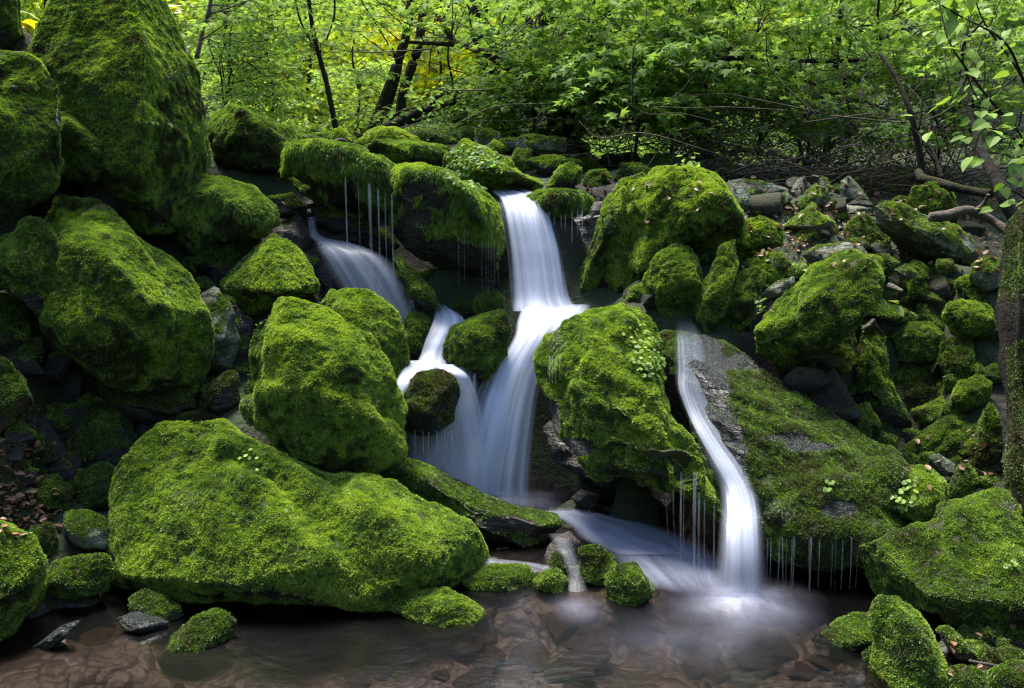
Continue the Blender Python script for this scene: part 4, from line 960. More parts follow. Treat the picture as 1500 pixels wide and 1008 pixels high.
veil_l = [(520, 712, 745, 5.42, .2), (555, 684, 745, 5.38, .65), (600, 655, 740, 5.34, .72), (650, 622, 735, 5.3, .72), (700, 592, 730, 5.28, .72), (735, 588, 730, 5.28, .7)]
veil_r = [(560, 775, 800, 5.36, .1), (620, 770, 808, 5.32, .35), (680, 762, 822, 5.3, .42), (740, 760, 835, 5.3, .4)]
fall('waterfall', 'wide white lower plunge of the main waterfall widening to the left',
     [sheet(lo_rows, .07, edge=.42, nv=120), sheet(sh(lo_rows[1:], (-8, 12), .08, .68), .06, edge=.4, nv=110), sheet(veil_l, .03, edge=.4), sheet(veil_r, .03, edge=.5)])
fall('waterfall', 'thin dark blue trickles between the main fall and the mossy rib',
     [sheet([(300, 838, 862, 6.12, .5), (340, 830, 860, 6.1, .5), (400, 832, 858, 6.08, .5), (445, 835, 860, 6.05, .4)], .01, edge=.4),
      sheet([(395, 880, 890, 5.98, .2), (420, 866, 886, 5.9, .55), (448, 858, 888, 5.8, .6)], .01, edge=.4)], mat=SILK2)
c_rows = [(318, 449, 462, 6.05, .45), (345, 452, 472, 6.0, .5), (356, 460, 520, 5.80, .62), (372, 466, 560, 5.70, .68), (400, 478, 590, 5.66, .7), (440, 505, 608, 5.64, .7), (480, 545, 618, 5.64, .7), (520, 580, 616, 5.64, .65), (548, 588, 612, 5.64, .5)]
fall('waterfall', 'thin grey veil of water sliding over the rock behind the falling threads',
     [sheet(sh(c_rows, (0, 0), 0, .85), .05, edge=.5), sheet(sh(c_rows[2:], (-6, -20), -.03, .7), .03, edge=.6)], mat=SILK4, mats=[SILK4, SILK2])
fall('waterfall', 'short cascade tumbling between the mossy fin and the green topped boulder',
     [sheet([(446, 638, 652, 5.8, .4), (462, 632, 680, 5.62, .75), (478, 626, 684, 5.52, .85), (500, 618, 668, 5.44, .85), (520, 612, 656, 5.38, .9), (540, 600, 662, 5.3, .95)], .04, edge=.3),
      sheet([(400, 595, 600, 5.66, .2), (435, 592, 622, 5.6, .45), (452, 595, 625, 5.58, .4)], .02, edge=.5)])
fall('waterfall', 'broad misty veil falling behind the round wet boulder',
     [sheet([(538, 598, 690, 5.24, .45), (575, 588, 708, 5.2, .6), (625, 582, 722, 5.17, .72), (680, 580, 735, 5.16, .75), (725, 582, 742, 5.16, .6)], .02, edge=.45)], mat=SILK4)
fall('waterfall', 'narrow white stream running down the left side of the round wet boulder',
     [sheet([(528, 596, 650, 5.3, .8), (540, 586, 640, 5.16, .95), (556, 578, 612, 5.06, 1), (580, 571, 594, 5.0, 1), (610, 571, 590, 4.97, .95), (640, 573, 593, 4.97, .9), (690, 574, 602, 4.97, .85)], .02, edge=.35)])
fall('waterfall', 'soft veil of water falling behind the right side of the round wet boulder',
     [sheet([(534, 630, 668, 5.22, .9), (550, 648, 690, 5.14, .85), (575, 664, 702, 5.16, .75), (620, 660, 715, 5.2, .7), (690, 640, 725, 5.22, .7)], .02, edge=.4),
      sheet([(628, 585, 680, 5.16, .35), (660, 590, 690, 5.18, .5), (705, 592, 700, 5.18, .55)], .01, edge=.3)])
def hugrows(rows, off=.03, keys=('wet', 'centre')):
    out = []; last = None
    for py, xl, xr, _, de in rows:
        ds = [q[0] for q in (hit(x, py, ('wet', 'centre')) for x in np.linspace(xl + 2, xr - 2, 4)) if q]
        d = min(ds) - off if ds and (last is None or py < 745) else last
        if py >= 745: d = min(last, 4.16) - .06 * (py - 745) / 140
        if d is None: d = 5.0
        if last is not None: d = min(d, last + .02)
        last = d; out.append((py, xl, xr, d, de))
    ds = np.array([q[3] for q in out]); ds[1:-1] = .25 * ds[:-2] + .5 * ds[1:-1] + .25 * ds[2:]
    return [(q[0], q[1], q[2], float(dd_), q[4]) for q, dd_ in zip(out, ds)]
ch = hugrows([(466, 990, 1004, 0, .5), (495, 986, 1018, 0, .52), (540, 986, 1024, 0, .5), (570, 989, 1020, 0, .62), (605, 1002, 1032, 0, .8), (640, 1018, 1052, 0, .82), (680, 1040, 1080, 0, .85), (712, 1058, 1098, 0, .85), (742, 1062, 1108, 0, .8), (775, 1060, 1112, 0, .85), (820, 1056, 1116, 0, .7), (884, 1050, 1122, 0, .6)])
CHD = ch[-1][3]
ch[-1] = (ch[-1][0], *ch[-1][1:])
fall('waterfall', 'white ribbon of water sliding down the great wet slab at right into the pool',
     [sheet(ch, .04, edge=.55, nv=130, fade=(.1, 0)), sheet(sh(ch[6:], (-2, -22), -.04, .8), .02, edge=.5, fade=(.35, 0)), sheet(sh(ch[6:], (24, 4), .03, .7), .02, edge=.5, fade=(.35, 0)),
      sheet([(a, b + 14, c + 44, d + .02, .42) for a, b, c, d, e in ch[1:8]], .02, edge=.5),
      sheet([(a, b, c + 10 + 3.2 * k_, d + .03, .34) for k_, (a, b, c, d, e) in enumerate(ch[0:9])], .02, edge=.6, fade=(.15, .3)), sheet([(a, b - 8, c + 8, d - .02, .5) for a, b, c, d, e in ch[5:]], .05, edge=.6, fade=(.4, 0))], mats=[SILK2, SILK2, SILK2, SILK2, SILK4, SILK4])
sp = [(782, 800, 838, 4.62, .10), (800, 812, 842, 4.40, .17), (825, 824, 850, 4.3, .15), (850, 830, 858, 4.24, .17), (880, 826, 868, 4.14, .12)]
fall('waterfall', 'tiny spout between the small mossy stones in the middle of the stream', [sheet(sp, .02, edge=.6)], mat=SPOUT)
fall('waterfall', 'faint bluish trickle in the dark hollow at left', [sheet([(625, 200, 222, 4.9, .2), (650, 195, 228, 4.85, .4), (690, 190, 225, 4.8, .35)], .02, edge=.5)], mat=SILK2)
fall('waterfall', 'thin curved trickle under the overhang right of the main fall', [sheet([(705, 896, 903, 5.0, .45), (735, 900, 908, 4.98, .5), (775, 903, 914, 4.98, .5)], .01, edge=.4)], mat=SILK2)

def ribbon_on(rows, z=.012, **k):
    return sheet([(py, xl, xr, dplane(py, z + dz), de) for py, xl, xr, dz, de in rows], bulge=0., wob=.0, **k)
fall('foam', 'silky white rapids sweeping behind the small mossy stones', [
    ribbon_on([(742, 800, 840, .06, .5), (756, 815, 905, .05, .62), (775, 835, 985, .04, .62), (800, 870, 1040, .03, .6), (830, 905, 1075, .02, .62), (858, 950, 1075, .012, .5), (874, 985, 1070, .01, .1)], edge=.5, nu=60, fade=(.12, .3)),
    ribbon_on([(748, 790, 850, .07, .5), (768, 830, 900, .06, .55), (790, 850, 950, .04, .5), (812, 900, 1010, .035, .45)], edge=.45)], mat=SILK3, cat='foam', mats=[SILK3] * 4)
fall('foam', 'pale streak of water trickling over stones left of the tiny spout', [
    ribbon_on([(815, 640, 700, .05, .2), (826, 690, 800, .04, .3), (838, 760, 830, .02, .2)], edge=.5)], mat=SILK3, cat='foam', mats=[SILK3] * 4)
for o in list(bpy.data.objects):
    if o.name.startswith('foam'): o['kind'] = 'stuff'

def mound(label, px, py, rx, ry, h, dens, seed):
    "low round mound of spray on the water"
    c = W(px, py, dplane(py)); sx = rx * dplane(py) / F; sy = ry
    nr, na = 26, 64
    rr = np.linspace(0, 1, nr)[1:]; th = np.linspace(0, 2 * np.pi, na, endpoint=False)
    RR, TH = np.meshgrid(rr, th, indexing='ij')
    wob = 1 + .18 * pn(np.stack([np.cos(TH) * 1.6 + seed, np.sin(TH) * 1.6, RR * 0], -1).reshape(-1, 3)).reshape(RR.shape)
    x = RR * np.cos(TH) * sx * wob; y = RR * np.sin(TH) * sy * wob
    z = .014 + h * np.exp(-(RR / .38) ** 2)
    V = np.stack([x + c[0], y + c[1], z], -1).reshape(-1, 3); V = np.vstack([V, [[c[0], c[1], .014 + h]]])
    den = dens * np.exp(-(RR / .52) ** 2) * (1 - RR) ** .5; den = np.append(den.ravel(), dens)
    st = np.stack([RR * 3 + seed, TH * .8 + RR, RR * 0], -1).reshape(-1, 3); st[:, 0] = RR.ravel() * .5 + TH.ravel() * .0; st[:, 1] = TH.ravel() * .9
    st = V * np.array([1.6, .9, 0]); 
    i = np.arange(na); j = (i + 1) % na
    n0 = (nr - 1) * na
    return tag(build('foam', V, [grid_faces(na, nr - 1, True), np.stack([np.full(na, n0), j, i], 1)], FOAM, attrs={'st': st, 'dens': den}), label, 'foam', kind='stuff')
mound('white spray where the right hand ribbon of water meets the pool', 1085, 890, 140, .34, .05, .6, 1)
mound('soft pale glow of bubbles spreading over the pool below the right ribbon', 1000, 940, 260, .4, .0, .09, 2)
mound('milky water swirling at the foot of the main waterfall', 735, 735, 130, .3, .06, .5, 3)
mound('small milky patch below the tiny spout', 845, 895, 60, .2, .01, .25, 4)

# threads of falling water
m, nt, N, L = newmat('water_thread')
d = nd(nt, 'ShaderNodeBsdfDiffuse'); d.inputs[0].default_value = (.72, .76, .80, 1); g = nd(nt, 'ShaderNodeBsdfGlossy', Roughness=.2)
t = nd(nt, 'ShaderNodeBsdfTransparent'); m1 = nd(nt, 'ShaderNodeMixShader', i0=.25); L.new(d.outputs[0], m1.inputs[1]); L.new(g.outputs[0], m1.inputs[2])
at = attr(nt, 'dens'); m2 = nd(nt, 'ShaderNodeMixShader'); L.new(at.outputs['Fac'], m2.inputs[0]); L.new(t.outputs[0], m2.inputs[1]); L.new(m1.outputs[0], m2.inputs[2])
L.new(m2.outputs[0], nd(nt, 'ShaderNodeOutputMaterial').inputs[0])
THREAD = m
def thread(px, y0, y1, d, w, al, label, group, curve=0.):
    a = W(px, y0, d); e = W(px, y1, d); n = 24
    t = np.linspace(0, 1, n)[:, None]
    P_ = a * (1 - t); P_ = a + (np.array([e[0], a[1], max(e[2], .0)]) - a) * t
    P_[:, 0] += curve * (t[:, 0] ** 2) * d / F
    P_[:, 1] -= .03 * t[:, 0] ** .5
    R_ = (w * d / F / 2) * (1.25 - .5 * t[:, 0] + .12 * np.sin(t[:, 0] * 23 + px))
    V, Q, T = tube(P_, R_, 6)
    tt = np.append(np.repeat(t[:, 0], 6), [1, 0])
    al_ = .6 * al * sst(0, .08, tt) * (1 - .45 * tt) * (.8 + .25 * np.sin(tt * 9 + px))
    o = build('water_thread', V, [Q, T], THREAD, attrs={'dens': np.clip(al_, 0, 1)})
    tag(o, label, 'water thread', group)
g1 = 'threads of water falling from the shaggy brow'
for px, y0, y1, w, al in ((506, 258, 418, 3.2, .7), (525, 266, 430, 1.8, .3), (541, 268, 442, 5, .6), (543, 272, 445, 2, .3), (554, 276, 450, 3.2, .75), (564, 280, 455, 2.6, .4), (574, 284, 466, 3.4, .7)):
    thread(px, y0, y1, 5.72, w * .7, al * .8, 'thin vertical thread of water dripping from the shaggy mossy brow', g1)
g2 = 'threads of water dripping from the lower edge of the great wet slab'
r = np.random.default_rng(21)
for k, px in enumerate([1124, 1129, 1141, 1146, 1152, 1160, 1163, 1185, 1188, 1200, 1219, 1224, 1234, 1247, 1256]):
    q = hit(px, 770, ('wet',)); dd = (q[0] if q else 4.6) + .02
    dd = 4.16 + .06 * r.random()
    thread(px, 785 + 6 * r.random(), 868, dd, 1.0 + 1.1 * r.random(), .12 + .3 * r.random(), 'thin thread of water dripping from the lower edge of the great wet slab', g2, curve=(10 if k % 4 == 3 else 0) * r.random())
g3 = 'threads of water falling from the lumpy central boulder'
for px, y0, y1, w, al in ((998, 690, 872, 3, .5), (1002, 700, 860, 1.6, .3), (1018, 690, 870, 5, .6), (1024, 720, 868, 3, .45), (1032, 730, 865, 2, .35), (1046, 740, 862, 2.6, .4), (986, 715, 800, 1.5, .25), (976, 720, 790, 1.5, .2)):
    thread(px, y0, y1 + 4, 4.14, w * .8, al * .8, 'thread of water falling from the lower right side of the lumpy central boulder', g3, curve=5)
g4 = 'short trickles on the left face of the lumpy central boulder'
for px in (805, 809, 814, 820): thread(px, 522, 556 + (px % 5), 4.78, 1.8, .5, 'short trickle on the left face of the lumpy central boulder', g4)
g5 = 'fine drips under the massive overhanging rock'
for px in (672, 680, 706, 712, 716, 720, 724, 730): thread(px, 330 + (px * 7) % 40, 415 + (px * 3) % 30, 5.5, .9, .16, 'fine drip hanging below the massive overhanging rock', g5)
g6 = 'drips under the round wet boulder'
for px in (608, 620, 628, 640, 652, 656, 662): thread(px, 622 + (px % 9), 690, 4.98, 1.7, .4, 'drip falling from the underside of the round wet boulder', g6)
for px in (688, 694, 696): thread(px, 545, 640, 5.22, 2.4, .5, 'trickle falling from the green topped boulder beside the main fall', 'trickles from the green topped boulder')
g7 = 'drips from the low mossy lip'
for px in (805, 812, 822, 828, 838, 846, 853): thread(px, 300 + px % 7, 345 + (px * 5) % 30, 5.95, 2.2, .4, 'drip falling from the fringe of the low mossy lip', g7)
# ------------------------------------------------------------------ forest
def maple():
    pol = [(-95, .02), (-12, .5), (14, .36), (40, .86), (64, .44), (90, 1.05), (116, .44), (140, .86), (166, .36), (192, .5)]
    P_ = [(0, .22, 0.)] + [(math.cos(math.radians(a)) * q, math.sin(math.radians(a)) * q, 0) for a, q in pol]
    P_ = np.array(P_); P_[:, 2] = -.22 * np.abs(P_[:, 0]) - .12 * P_[:, 1] ** 2
    n = len(pol); return P_, np.array([(0, 1 + i, 1 + (i + 1) % n) for i in range(n)])
MAPLE = maple()
OVAL = (np.array([(0, 0, 0), (.30, .3, .05), (.24, .72, .02), (0, 1.05, -.1), (-.24, .72, .02), (-.30, .3, .05)], float), np.array([(0, 1, 2, 3), (0, 3, 4, 5)]))
HEART = (np.array([(0, 0, 0), (.26, -.06, .03), (.45, .22, .06), (.34, .62, .02), (0, 1.08, -.14), (-.34, .62, .02), (-.45, .22, .06), (-.26, -.06, .03), (0, .5, -.03)], float),
         np.array([(0, 1, 2, 8), (8, 2, 3, 4), (0, 8, 6, 7), (8, 4, 5, 6)]))
ROUND = (np.array([(0, 0, 0)] + [(math.cos(a) * .5, math.sin(a) * .5, .03 * math.cos(3 * a)) for a in np.arange(8) / 8 * 2 * math.pi], float), np.array([(0, 1 + i, 1 + (i + 1) % 8) for i in range(8)]))

def leaves(name, C, OUT, size, style, mat, parent=None, tone=.5, droop=.5, seed=1, tvar=.3, label=None, spread=.45, tscale=1.):
    r = np.random.default_rng(seed); n = len(C)
    Nn = norm(np.array([0, 0, 1.]) + r.normal(size=(n, 3)) * spread + OUT * droop * .6)
    Y = norm(OUT + r.normal(size=(n, 3)) * .5 + np.array([0, 0, -droop * .5]))
    Y = norm(Y - Nn * (Y * Nn).sum(1)[:, None]); X = np.cross(Y, Nn)
    tv, tf = style
    V, Fc = scatter(tv, tf, C, X, Y, Nn, size * (.6 + .7 * r.random(n)))
    t = tone + tvar * fbm(C * 1.1 * tscale + seed, 3) + .35 * (r.random(n) - .5)
    return build(name, V, [Fc], mat, parent=parent, attrs={'tone': np.repeat(np.clip(t, 0, 1), len(tv))}, smooth=False)

def split_leaves(o, root, k):
    "a handful of leaves: each a part of its own"
    me = o.data; n = len(me.vertices) // k; nf = len(me.polygons) // n
    co = np.zeros(len(me.vertices) * 3); me.vertices.foreach_get('co', co); co = co.reshape(n, k, 3)
    tn = np.zeros(len(me.vertices)); me.attributes['tone'].data.foreach_get('value', tn); tn = tn.reshape(n, k)
    F_ = [list(p.vertices) for p in me.polygons][:nf]; mat = me.materials[0]
    for q in range(n): obj('leaf', mesh_from('leaf', co[q], np.array(F_), mat, {'tone': tn[q]}, False), root)
    bpy.data.objects.remove(o)

def spray_points(centres, rs, n, seed):
    "leaf positions in flat layered sprays; returns points, outward directions"
    r = np.random.default_rng(seed); P_ = []; O = []
    for c in centres:
        a0 = r.uniform(0, 6.28); nt_ = r.integers(4, 7); q = rs * r.uniform(.6, 1.25)
        tiltv = r.normal(size=2) * .22
        for k in range(nt_):
            a = a0 + k * 6.28 / nt_ + r.uniform(-.4, .4); dr_ = np.array([math.cos(a), math.sin(a), 0])
            m_ = int(n / nt_) + 1; t = np.sqrt(r.random(m_)) * q
            side = np.array([-dr_[1], dr_[0], 0]); s = r.normal(size=m_) * .14 * q
            p = c + dr_ * t[:, None] + side * s[:, None]
            p[:, 2] += (p[:, 0] - c[0]) * tiltv[0] + (p[:, 1] - c[1]) * tiltv[1] - .25 * (t / q) ** 2 * q + r.normal(size=m_) * .05 * q
            P_.append(p); O.append(norm(dr_[None] + side * np.sign(s)[:, None] * .6))
    return np.vstack(P_), np.vstack(O)

def cloud(boxes, seed):
    "spray centres from pixel boxes (x0,x1,y0,y1,d0,d1,n)"
    r = np.random.default_rng(seed); C = []
    for x0, x1, y0, y1, d0, d1, n in boxes:
        for _ in range(n): C.append(W(r.uniform(x0, x1), r.uniform(y0, y1), r.uniform(d0, d1)))
    C = np.array(C); g = ground_z(C[:, 0], C[:, 1]); C[:, 2] = np.maximum(C[:, 2], g + .15 + .3 * r.random(len(C)))
    return C

def tree(label, trunk, boxes, leaf=.09, rs=.45, per=42, style=MAPLE, mat=LEAF, tone=.5, name='tree', cat='tree', bark=BARK, stems=(), seed=None, limb=.30, group=None, droop=.5, knob=.25, maxlimb=40, tvar=.3):
    "trunk: (px,py,d,width px) from base up"
    seed = seed or int(abs(trunk[0][0] * 3 + trunk[0][1] * 5 + trunk[0][2] * 100)) + 3
    r = np.random.default_rng(seed)
    def line(tr):
        P_ = np.array([W(a, b, c) for a, b, c, w in tr]); R_ = np.array([w * c / F / 2 for a, b, c, w in tr])
        Q = spline(np.hstack([P_, R_[:, None]]), 30); return Q[:, :3], np.maximum(Q[:, 3], .002)
    P0, R0 = line(trunk)
    base = P0[0].copy()
    root = empty(name, base); tag(root, label, cat, group)
    T = Tubes(); T.add(P0, R0, 10, knob)
    for st_ in stems: Ps, Rs = line(st_); T.add(Ps, Rs, 8, knob)
    T.build('trunk', bark, root)
    if boxes:
        C = cloud(boxes, seed)
        allP = np.vstack([P0] + [line(s)[0] for s in stems])
        B_ = Tubes()
        idx = r.permutation(len(C))[:maxlimb]
        for k in idx:
            c = C[k]; i = r.integers(8, len(P0))
            dd = np.linalg.norm(allP - c, axis=1) + .6 * np.clip(allP[:, 2] - c[2], 0, 9); i = int(np.argmin(dd + r.uniform(0, .6, len(dd)))); a = allP[i]
            mid = (a + c) / 2 + r.normal(size=3) * .08 * np.linalg.norm(c - a) + np.array([0, 0, .10 * np.linalg.norm(c - a)])
            Pb = spline([a, mid, c], 14); B_.add(Pb, np.linspace(.5, .12, 14) * limb * .045 * (1 + np.linalg.norm(c - a) * .25), 5)
            for q in range(3):
                e = c + r.normal(size=3) * np.array([rs, rs, rs * .2]) * .8; B_.add(spline([c, (c + e) / 2 + r.normal(size=3) * .03, e], 6), np.linspace(.0035, .0018, 6), 3)
        if B_.n: B_.build('branch', bark, root)
        Pl, Ol = spray_points(C, rs, int(per * 1.25), seed); leaf = leaf * .86
        ok = Pl[:, 2] > ground_z(Pl[:, 0], Pl[:, 1]) + .02
        leaves('crown', Pl[ok], Ol[ok], leaf, style, mat, parent=root, tone=tone, seed=seed, droop=droop, tvar=tvar)
    return root

# near trees and saplings, from the photo left to right
tree('pair of dark leaning trunks forking behind the brow left of the glowing gap',
     [(545, 195, 11, 18), (565, 140, 11, 15), (585, 85, 11, 15), (600, 20, 11, 13), (610, -140, 11, 10)],
     [(430, 700, -60, 45, 9.5, 12, 26), (420, 720, -240, -60, 9.5, 12.5, 8)], tone=.72, leaf=.085,
     stems=[[(585, 178, 11.2, 16), (592, 130, 11.2, 14), (612, 70, 11.2, 14), (622, 0, 11.2, 12), (640, -120, 11.2, 9)], [(560, 185, 11.1, 10), (580, 120, 11.1, 9), (592, 60, 11.1, 8)]])
tree('slender bare sapling leaning left with yellow green leaves above the brow',
     [(492, 190, 8.6, 8), (478, 120, 8.6, 8), (462, 60, 8.6, 7), (452, 0, 8.6, 6), (440, -120, 8.6, 5)],
     [(360, 520, -40, 60, 8.2, 9.2, 10), (380, 540, -180, -40, 8, 9.4, 12)], tone=.75, leaf=.07, rs=.35, mat=LEAF,
     stems=[[(466, 80, 8.6, 3), (440, 30, 8.5, 3), (430, -20, 8.5, 2)], [(478, 60, 8.6, 3), (490, 20, 8.6, 3), (488, -30, 8.6, 2)]])
tree('thin pale stem rising behind the right shoulder of the giant block',
     [(288, 85, 7.4, 7), (297, 45, 7.4, 6), (308, 5, 7.4, 6), (316, -80, 7.4, 5)], [(300, 430, -40, 60, 7.2, 8.6, 9), (250, 430, -160, -40, 7, 8.6, 10)], tone=.5, leaf=.065, rs=.35, bark=TWIG)
tree('dark trunk half hidden by foliage behind the fallen mossy branch',
     [(742, 205, 9.6, 50), (728, 150, 9.6, 34), (712, 80, 9.6, 32), (700, 10, 9.6, 30), (694, -150, 9.6, 24)],
     [(600, 830, -50, 60, 8, 10.5, 26), (700, 800, 60, 130, 8.2, 9.6, 10), (560, 860, -240, -60, 8, 11, 10)], tone=.6, bark=BARK_DARK,
     stems=[[(746, 98, 8.6, 15), (705, 75, 8.7, 12), (668, 66, 8.8, 8), (600, 62, 9, 5)], [(668, 68, 8.8, 10), (655, 45, 8.9, 9), (640, 20, 9, 6)]])
tree('stout dark multi stemmed trunk in the shade above the long grey slab',
     [(838, 198, 9.2, 52), (826, 150, 9.2, 42), (812, 90, 9.2, 30), (800, 10, 9.2, 26), (795, -150, 9.2, 20)],
     [(760, 1000, -40, 60, 7.6, 10, 34), (780, 960, 60, 140, 7.6, 9.2, 22), (740, 1010, -240, -40, 7.6, 10.5, 12)], tone=.6, bark=BARK_DARK, leaf=.1,
     stems=[[(815, 190, 9.2, 26), (806, 140, 9.2, 22), (800, 90, 9.2, 18), (770, 20, 9.2, 12)], [(850, 150, 9.2, 18), (850, 100, 9.1, 14), (880, 30, 9, 9), (900, -60, 9, 6)]])
tree('dark trunk wrapped in twigs right of the bright mossy boulder',
     [(1032, 235, 8.8, 26), (1030, 170, 8.8, 22), (1024, 100, 8.8, 20), (1015, 0, 8.8, 18), (1010, -150, 8.8, 14)],
     [(960, 1200, -40, 60, 7.4, 9.6, 36), (970, 1180, 60, 150, 7.4, 9.2, 26), (950, 1220, -340, -40, 7.4, 10, 22)], tone=.62, bark=BARK_DARK, leaf=.09,
     stems=[[(1040, 90, 8.2, 9), (1080, 84, 8.2, 9), (1135, 86, 8.2, 8), (1210, 90, 8.3, 6), (1290, 86, 8.4, 4)], [(1120, 92, 8.2, 6), (1165, 112, 8.2, 5), (1240, 142, 8.2, 4), (1330, 170, 8.2, 3)],
            [(1045, 85, 8.2, 6), (1075, 68, 8.3, 5), (1110, 48, 8.4, 4)]])
tree('shrubby tree with many thin stems deep in the shade at right',
     [(1210, 240, 9.4, 12), (1215, 170, 9.4, 10), (1225, 90, 9.4, 9), (1240, -60, 9.4, 7)],
     [(1140, 1420, -40, 60, 7.8, 10.5, 38), (1150, 1450, 60, 165, 7.8, 10, 30), (1140, 1520, -360, -40, 7.6, 11, 32)], tone=.62, leaf=.085, bark=BARK_DARK,
     stems=[[(1290, 60, 8.6, 4), (1286, 20, 8.6, 4), (1292, -40, 8.6, 3)], [(1290, 56, 8.6, 3), (1310, 20, 8.6, 3)], [(1180, 250, 9, 6), (1160, 170, 9, 5), (1120, 60, 9, 4)]])
tree('crooked grey barked sapling standing on the long fallen stem at right',
     [(1352, 262, 6.6, 10), (1345, 215, 6.6, 9), (1332, 160, 6.6, 8), (1310, 110, 6.7, 6), (1288, 78, 6.8, 4)], [], bark=BARK, name='sapling', cat='sapling',
     stems=[[(1346, 190, 6.6, 4), (1350, 160, 6.6, 3), (1352, 140, 6.6, 2)], [(1352, 208, 6.5, 3), (1345, 196, 6.55, 3), (1333, 186, 6.6, 2)], [(1380, 262, 6.4, 6), (1368, 225, 6.5, 5), (1350, 200, 6.6, 4), (1332, 187, 6.6, 3)]])
tree('dark leaning trunk crossing the right edge above the upright log',
     [(1492, 330, 5.75, 20), (1470, 285, 5.8, 20), (1452, 250, 5.9, 17), (1438, 222, 6, 14), (1425, 180, 6.1, 8), (1405, 120, 6.2, 5)],
     [(1400, 1560, -80, 20, 6.2, 7.6, 12), (1440, 1600, -240, -60, 6, 7.6, 8)], tone=.6, leaf=.075, rs=.4, bark=BARK, limb=.14, maxlimb=10)
# leafy saplings filling the understory
UNDER = [
 ('pale green understory sapling left of the slender leaning sapling', 395, 185, 10.5, [(310, 440, 60, 175, 9, 12, 34)], .65, .06),
 ('grey green bushy sapling behind the wide brownish hump', 330, 150, 9.5, [(300, 420, 30, 150, 8, 10, 34)], .45, .055),
 ('light feathery sapling between the slender sapling and the leaning pair', 520, 190, 12, [(490, 560, 90, 185, 10.5, 13, 26)], .7, .07),
 ('yellow tinted sapling over the top of the giant block', 330, 30, 9, [(290, 430, -40, 40, 8.5, 11, 24)], .7, .07),
 ('leafy sapling left of the stout dark trunk', 660, 190, 8.8, [(655, 770, 120, 190, 8, 9.6, 22)], .6, .06),
 ('dark green sapling between the two dark trunks', 780, 190, 8.6, [(740, 830, 60, 180, 8, 9.2, 26)], .45, .07),
 ('broad leaved sapling leaning over the bright mossy boulder', 930, 215, 7.9, [(850, 1010, 60, 175, 7.2, 8.6, 34)], .5, .095),
 ('low dark leaved shrub under the trees above the standing stones', 1180, 235, 9.2, [(1080, 1300, 170, 240, 8.6, 10.2, 30)], .35, .05),
 ('fern green shrub low behind the bright mossy boulder', 980, 235, 9.0, [(880, 1090, 170, 235, 8.4, 9.8, 26)], .4, .05),
 ('low leafy sapling behind the tall standing stones', 1110, 215, 8.6, [(1040, 1190, 80, 190, 7.8, 9.4, 30)], .4, .07),
 ('shaded sapling with hanging leaves above the standing stones', 1240, 225, 9, [(1170, 1330, 80, 200, 8, 9.6, 30)], .4, .07),
 ('bright leaved sapling near the top right corner', 1420, 190, 8, [(1330, 1520, 20, 150, 7, 9, 30)], .55, .07),
 ('thin leaved sapling above the long fallen stem', 1370, 250, 8, [(1290, 1440, 130, 215, 7.4, 8.6, 20)], .42, .055),
 ('sunlit sapling directly behind the glowing gap', 640, 150, 16, [(560, 640, 0, 60, 15, 18, 14), (670, 720, 10, 120, 15, 18, 12)], .8, .09),
 ('tall pale sapling far behind the slender leaning stem', 450, 120, 17, [(380, 540, -20, 130, 15, 19, 40)], .72, .09),
 ('shadowed young tree far behind the stout dark trunk', 850, 110, 15, [(740, 960, -20, 120, 13, 17, 44)], .6, .09),
 ('young tree far behind the dark twig wrapped trunk', 1060, 110, 14, [(960, 1160, -20, 130, 12, 16, 40)], .5, .09),
 ('young tree deep in the wood behind the shrubby tree', 1260, 110, 14, [(1160, 1380, -20, 130, 12, 16, 44)], .5, .09),
 ('young tree deep in the wood near the right edge', 1440, 110, 13, [(1370, 1540, -20, 130, 11, 15, 36)], .55, .09)]
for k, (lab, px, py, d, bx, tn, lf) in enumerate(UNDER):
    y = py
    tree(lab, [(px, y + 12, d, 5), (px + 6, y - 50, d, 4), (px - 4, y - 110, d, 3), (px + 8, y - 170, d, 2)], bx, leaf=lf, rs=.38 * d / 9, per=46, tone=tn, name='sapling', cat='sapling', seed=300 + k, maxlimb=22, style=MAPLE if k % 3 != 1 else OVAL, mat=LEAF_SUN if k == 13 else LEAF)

# far trees, each with its own trunk and crown
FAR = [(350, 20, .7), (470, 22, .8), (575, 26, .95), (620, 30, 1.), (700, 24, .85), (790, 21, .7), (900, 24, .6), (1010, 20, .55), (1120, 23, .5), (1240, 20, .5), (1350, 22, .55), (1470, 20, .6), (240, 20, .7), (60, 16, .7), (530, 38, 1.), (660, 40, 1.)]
FL = ['far tree above the right shoulder of the giant block', 'far pale tree behind the slender leaning sapling', 'far sunlit tree in the glowing gap, left of the middle', 'farthest tree painted with yellow sun glow in the glowing gap', 'far tree right of the glowing gap',
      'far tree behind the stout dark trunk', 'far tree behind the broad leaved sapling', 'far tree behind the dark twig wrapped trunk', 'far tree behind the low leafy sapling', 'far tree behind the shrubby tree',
      'far tree above the long fallen stem', 'far tree at the top right corner', 'far tree behind the giant block', 'far bright tree seen at the top left corner', 'distant tree low in the glowing gap behind the leaning pair', 'distant tree painted with golden sun glow right of the leaning pair']
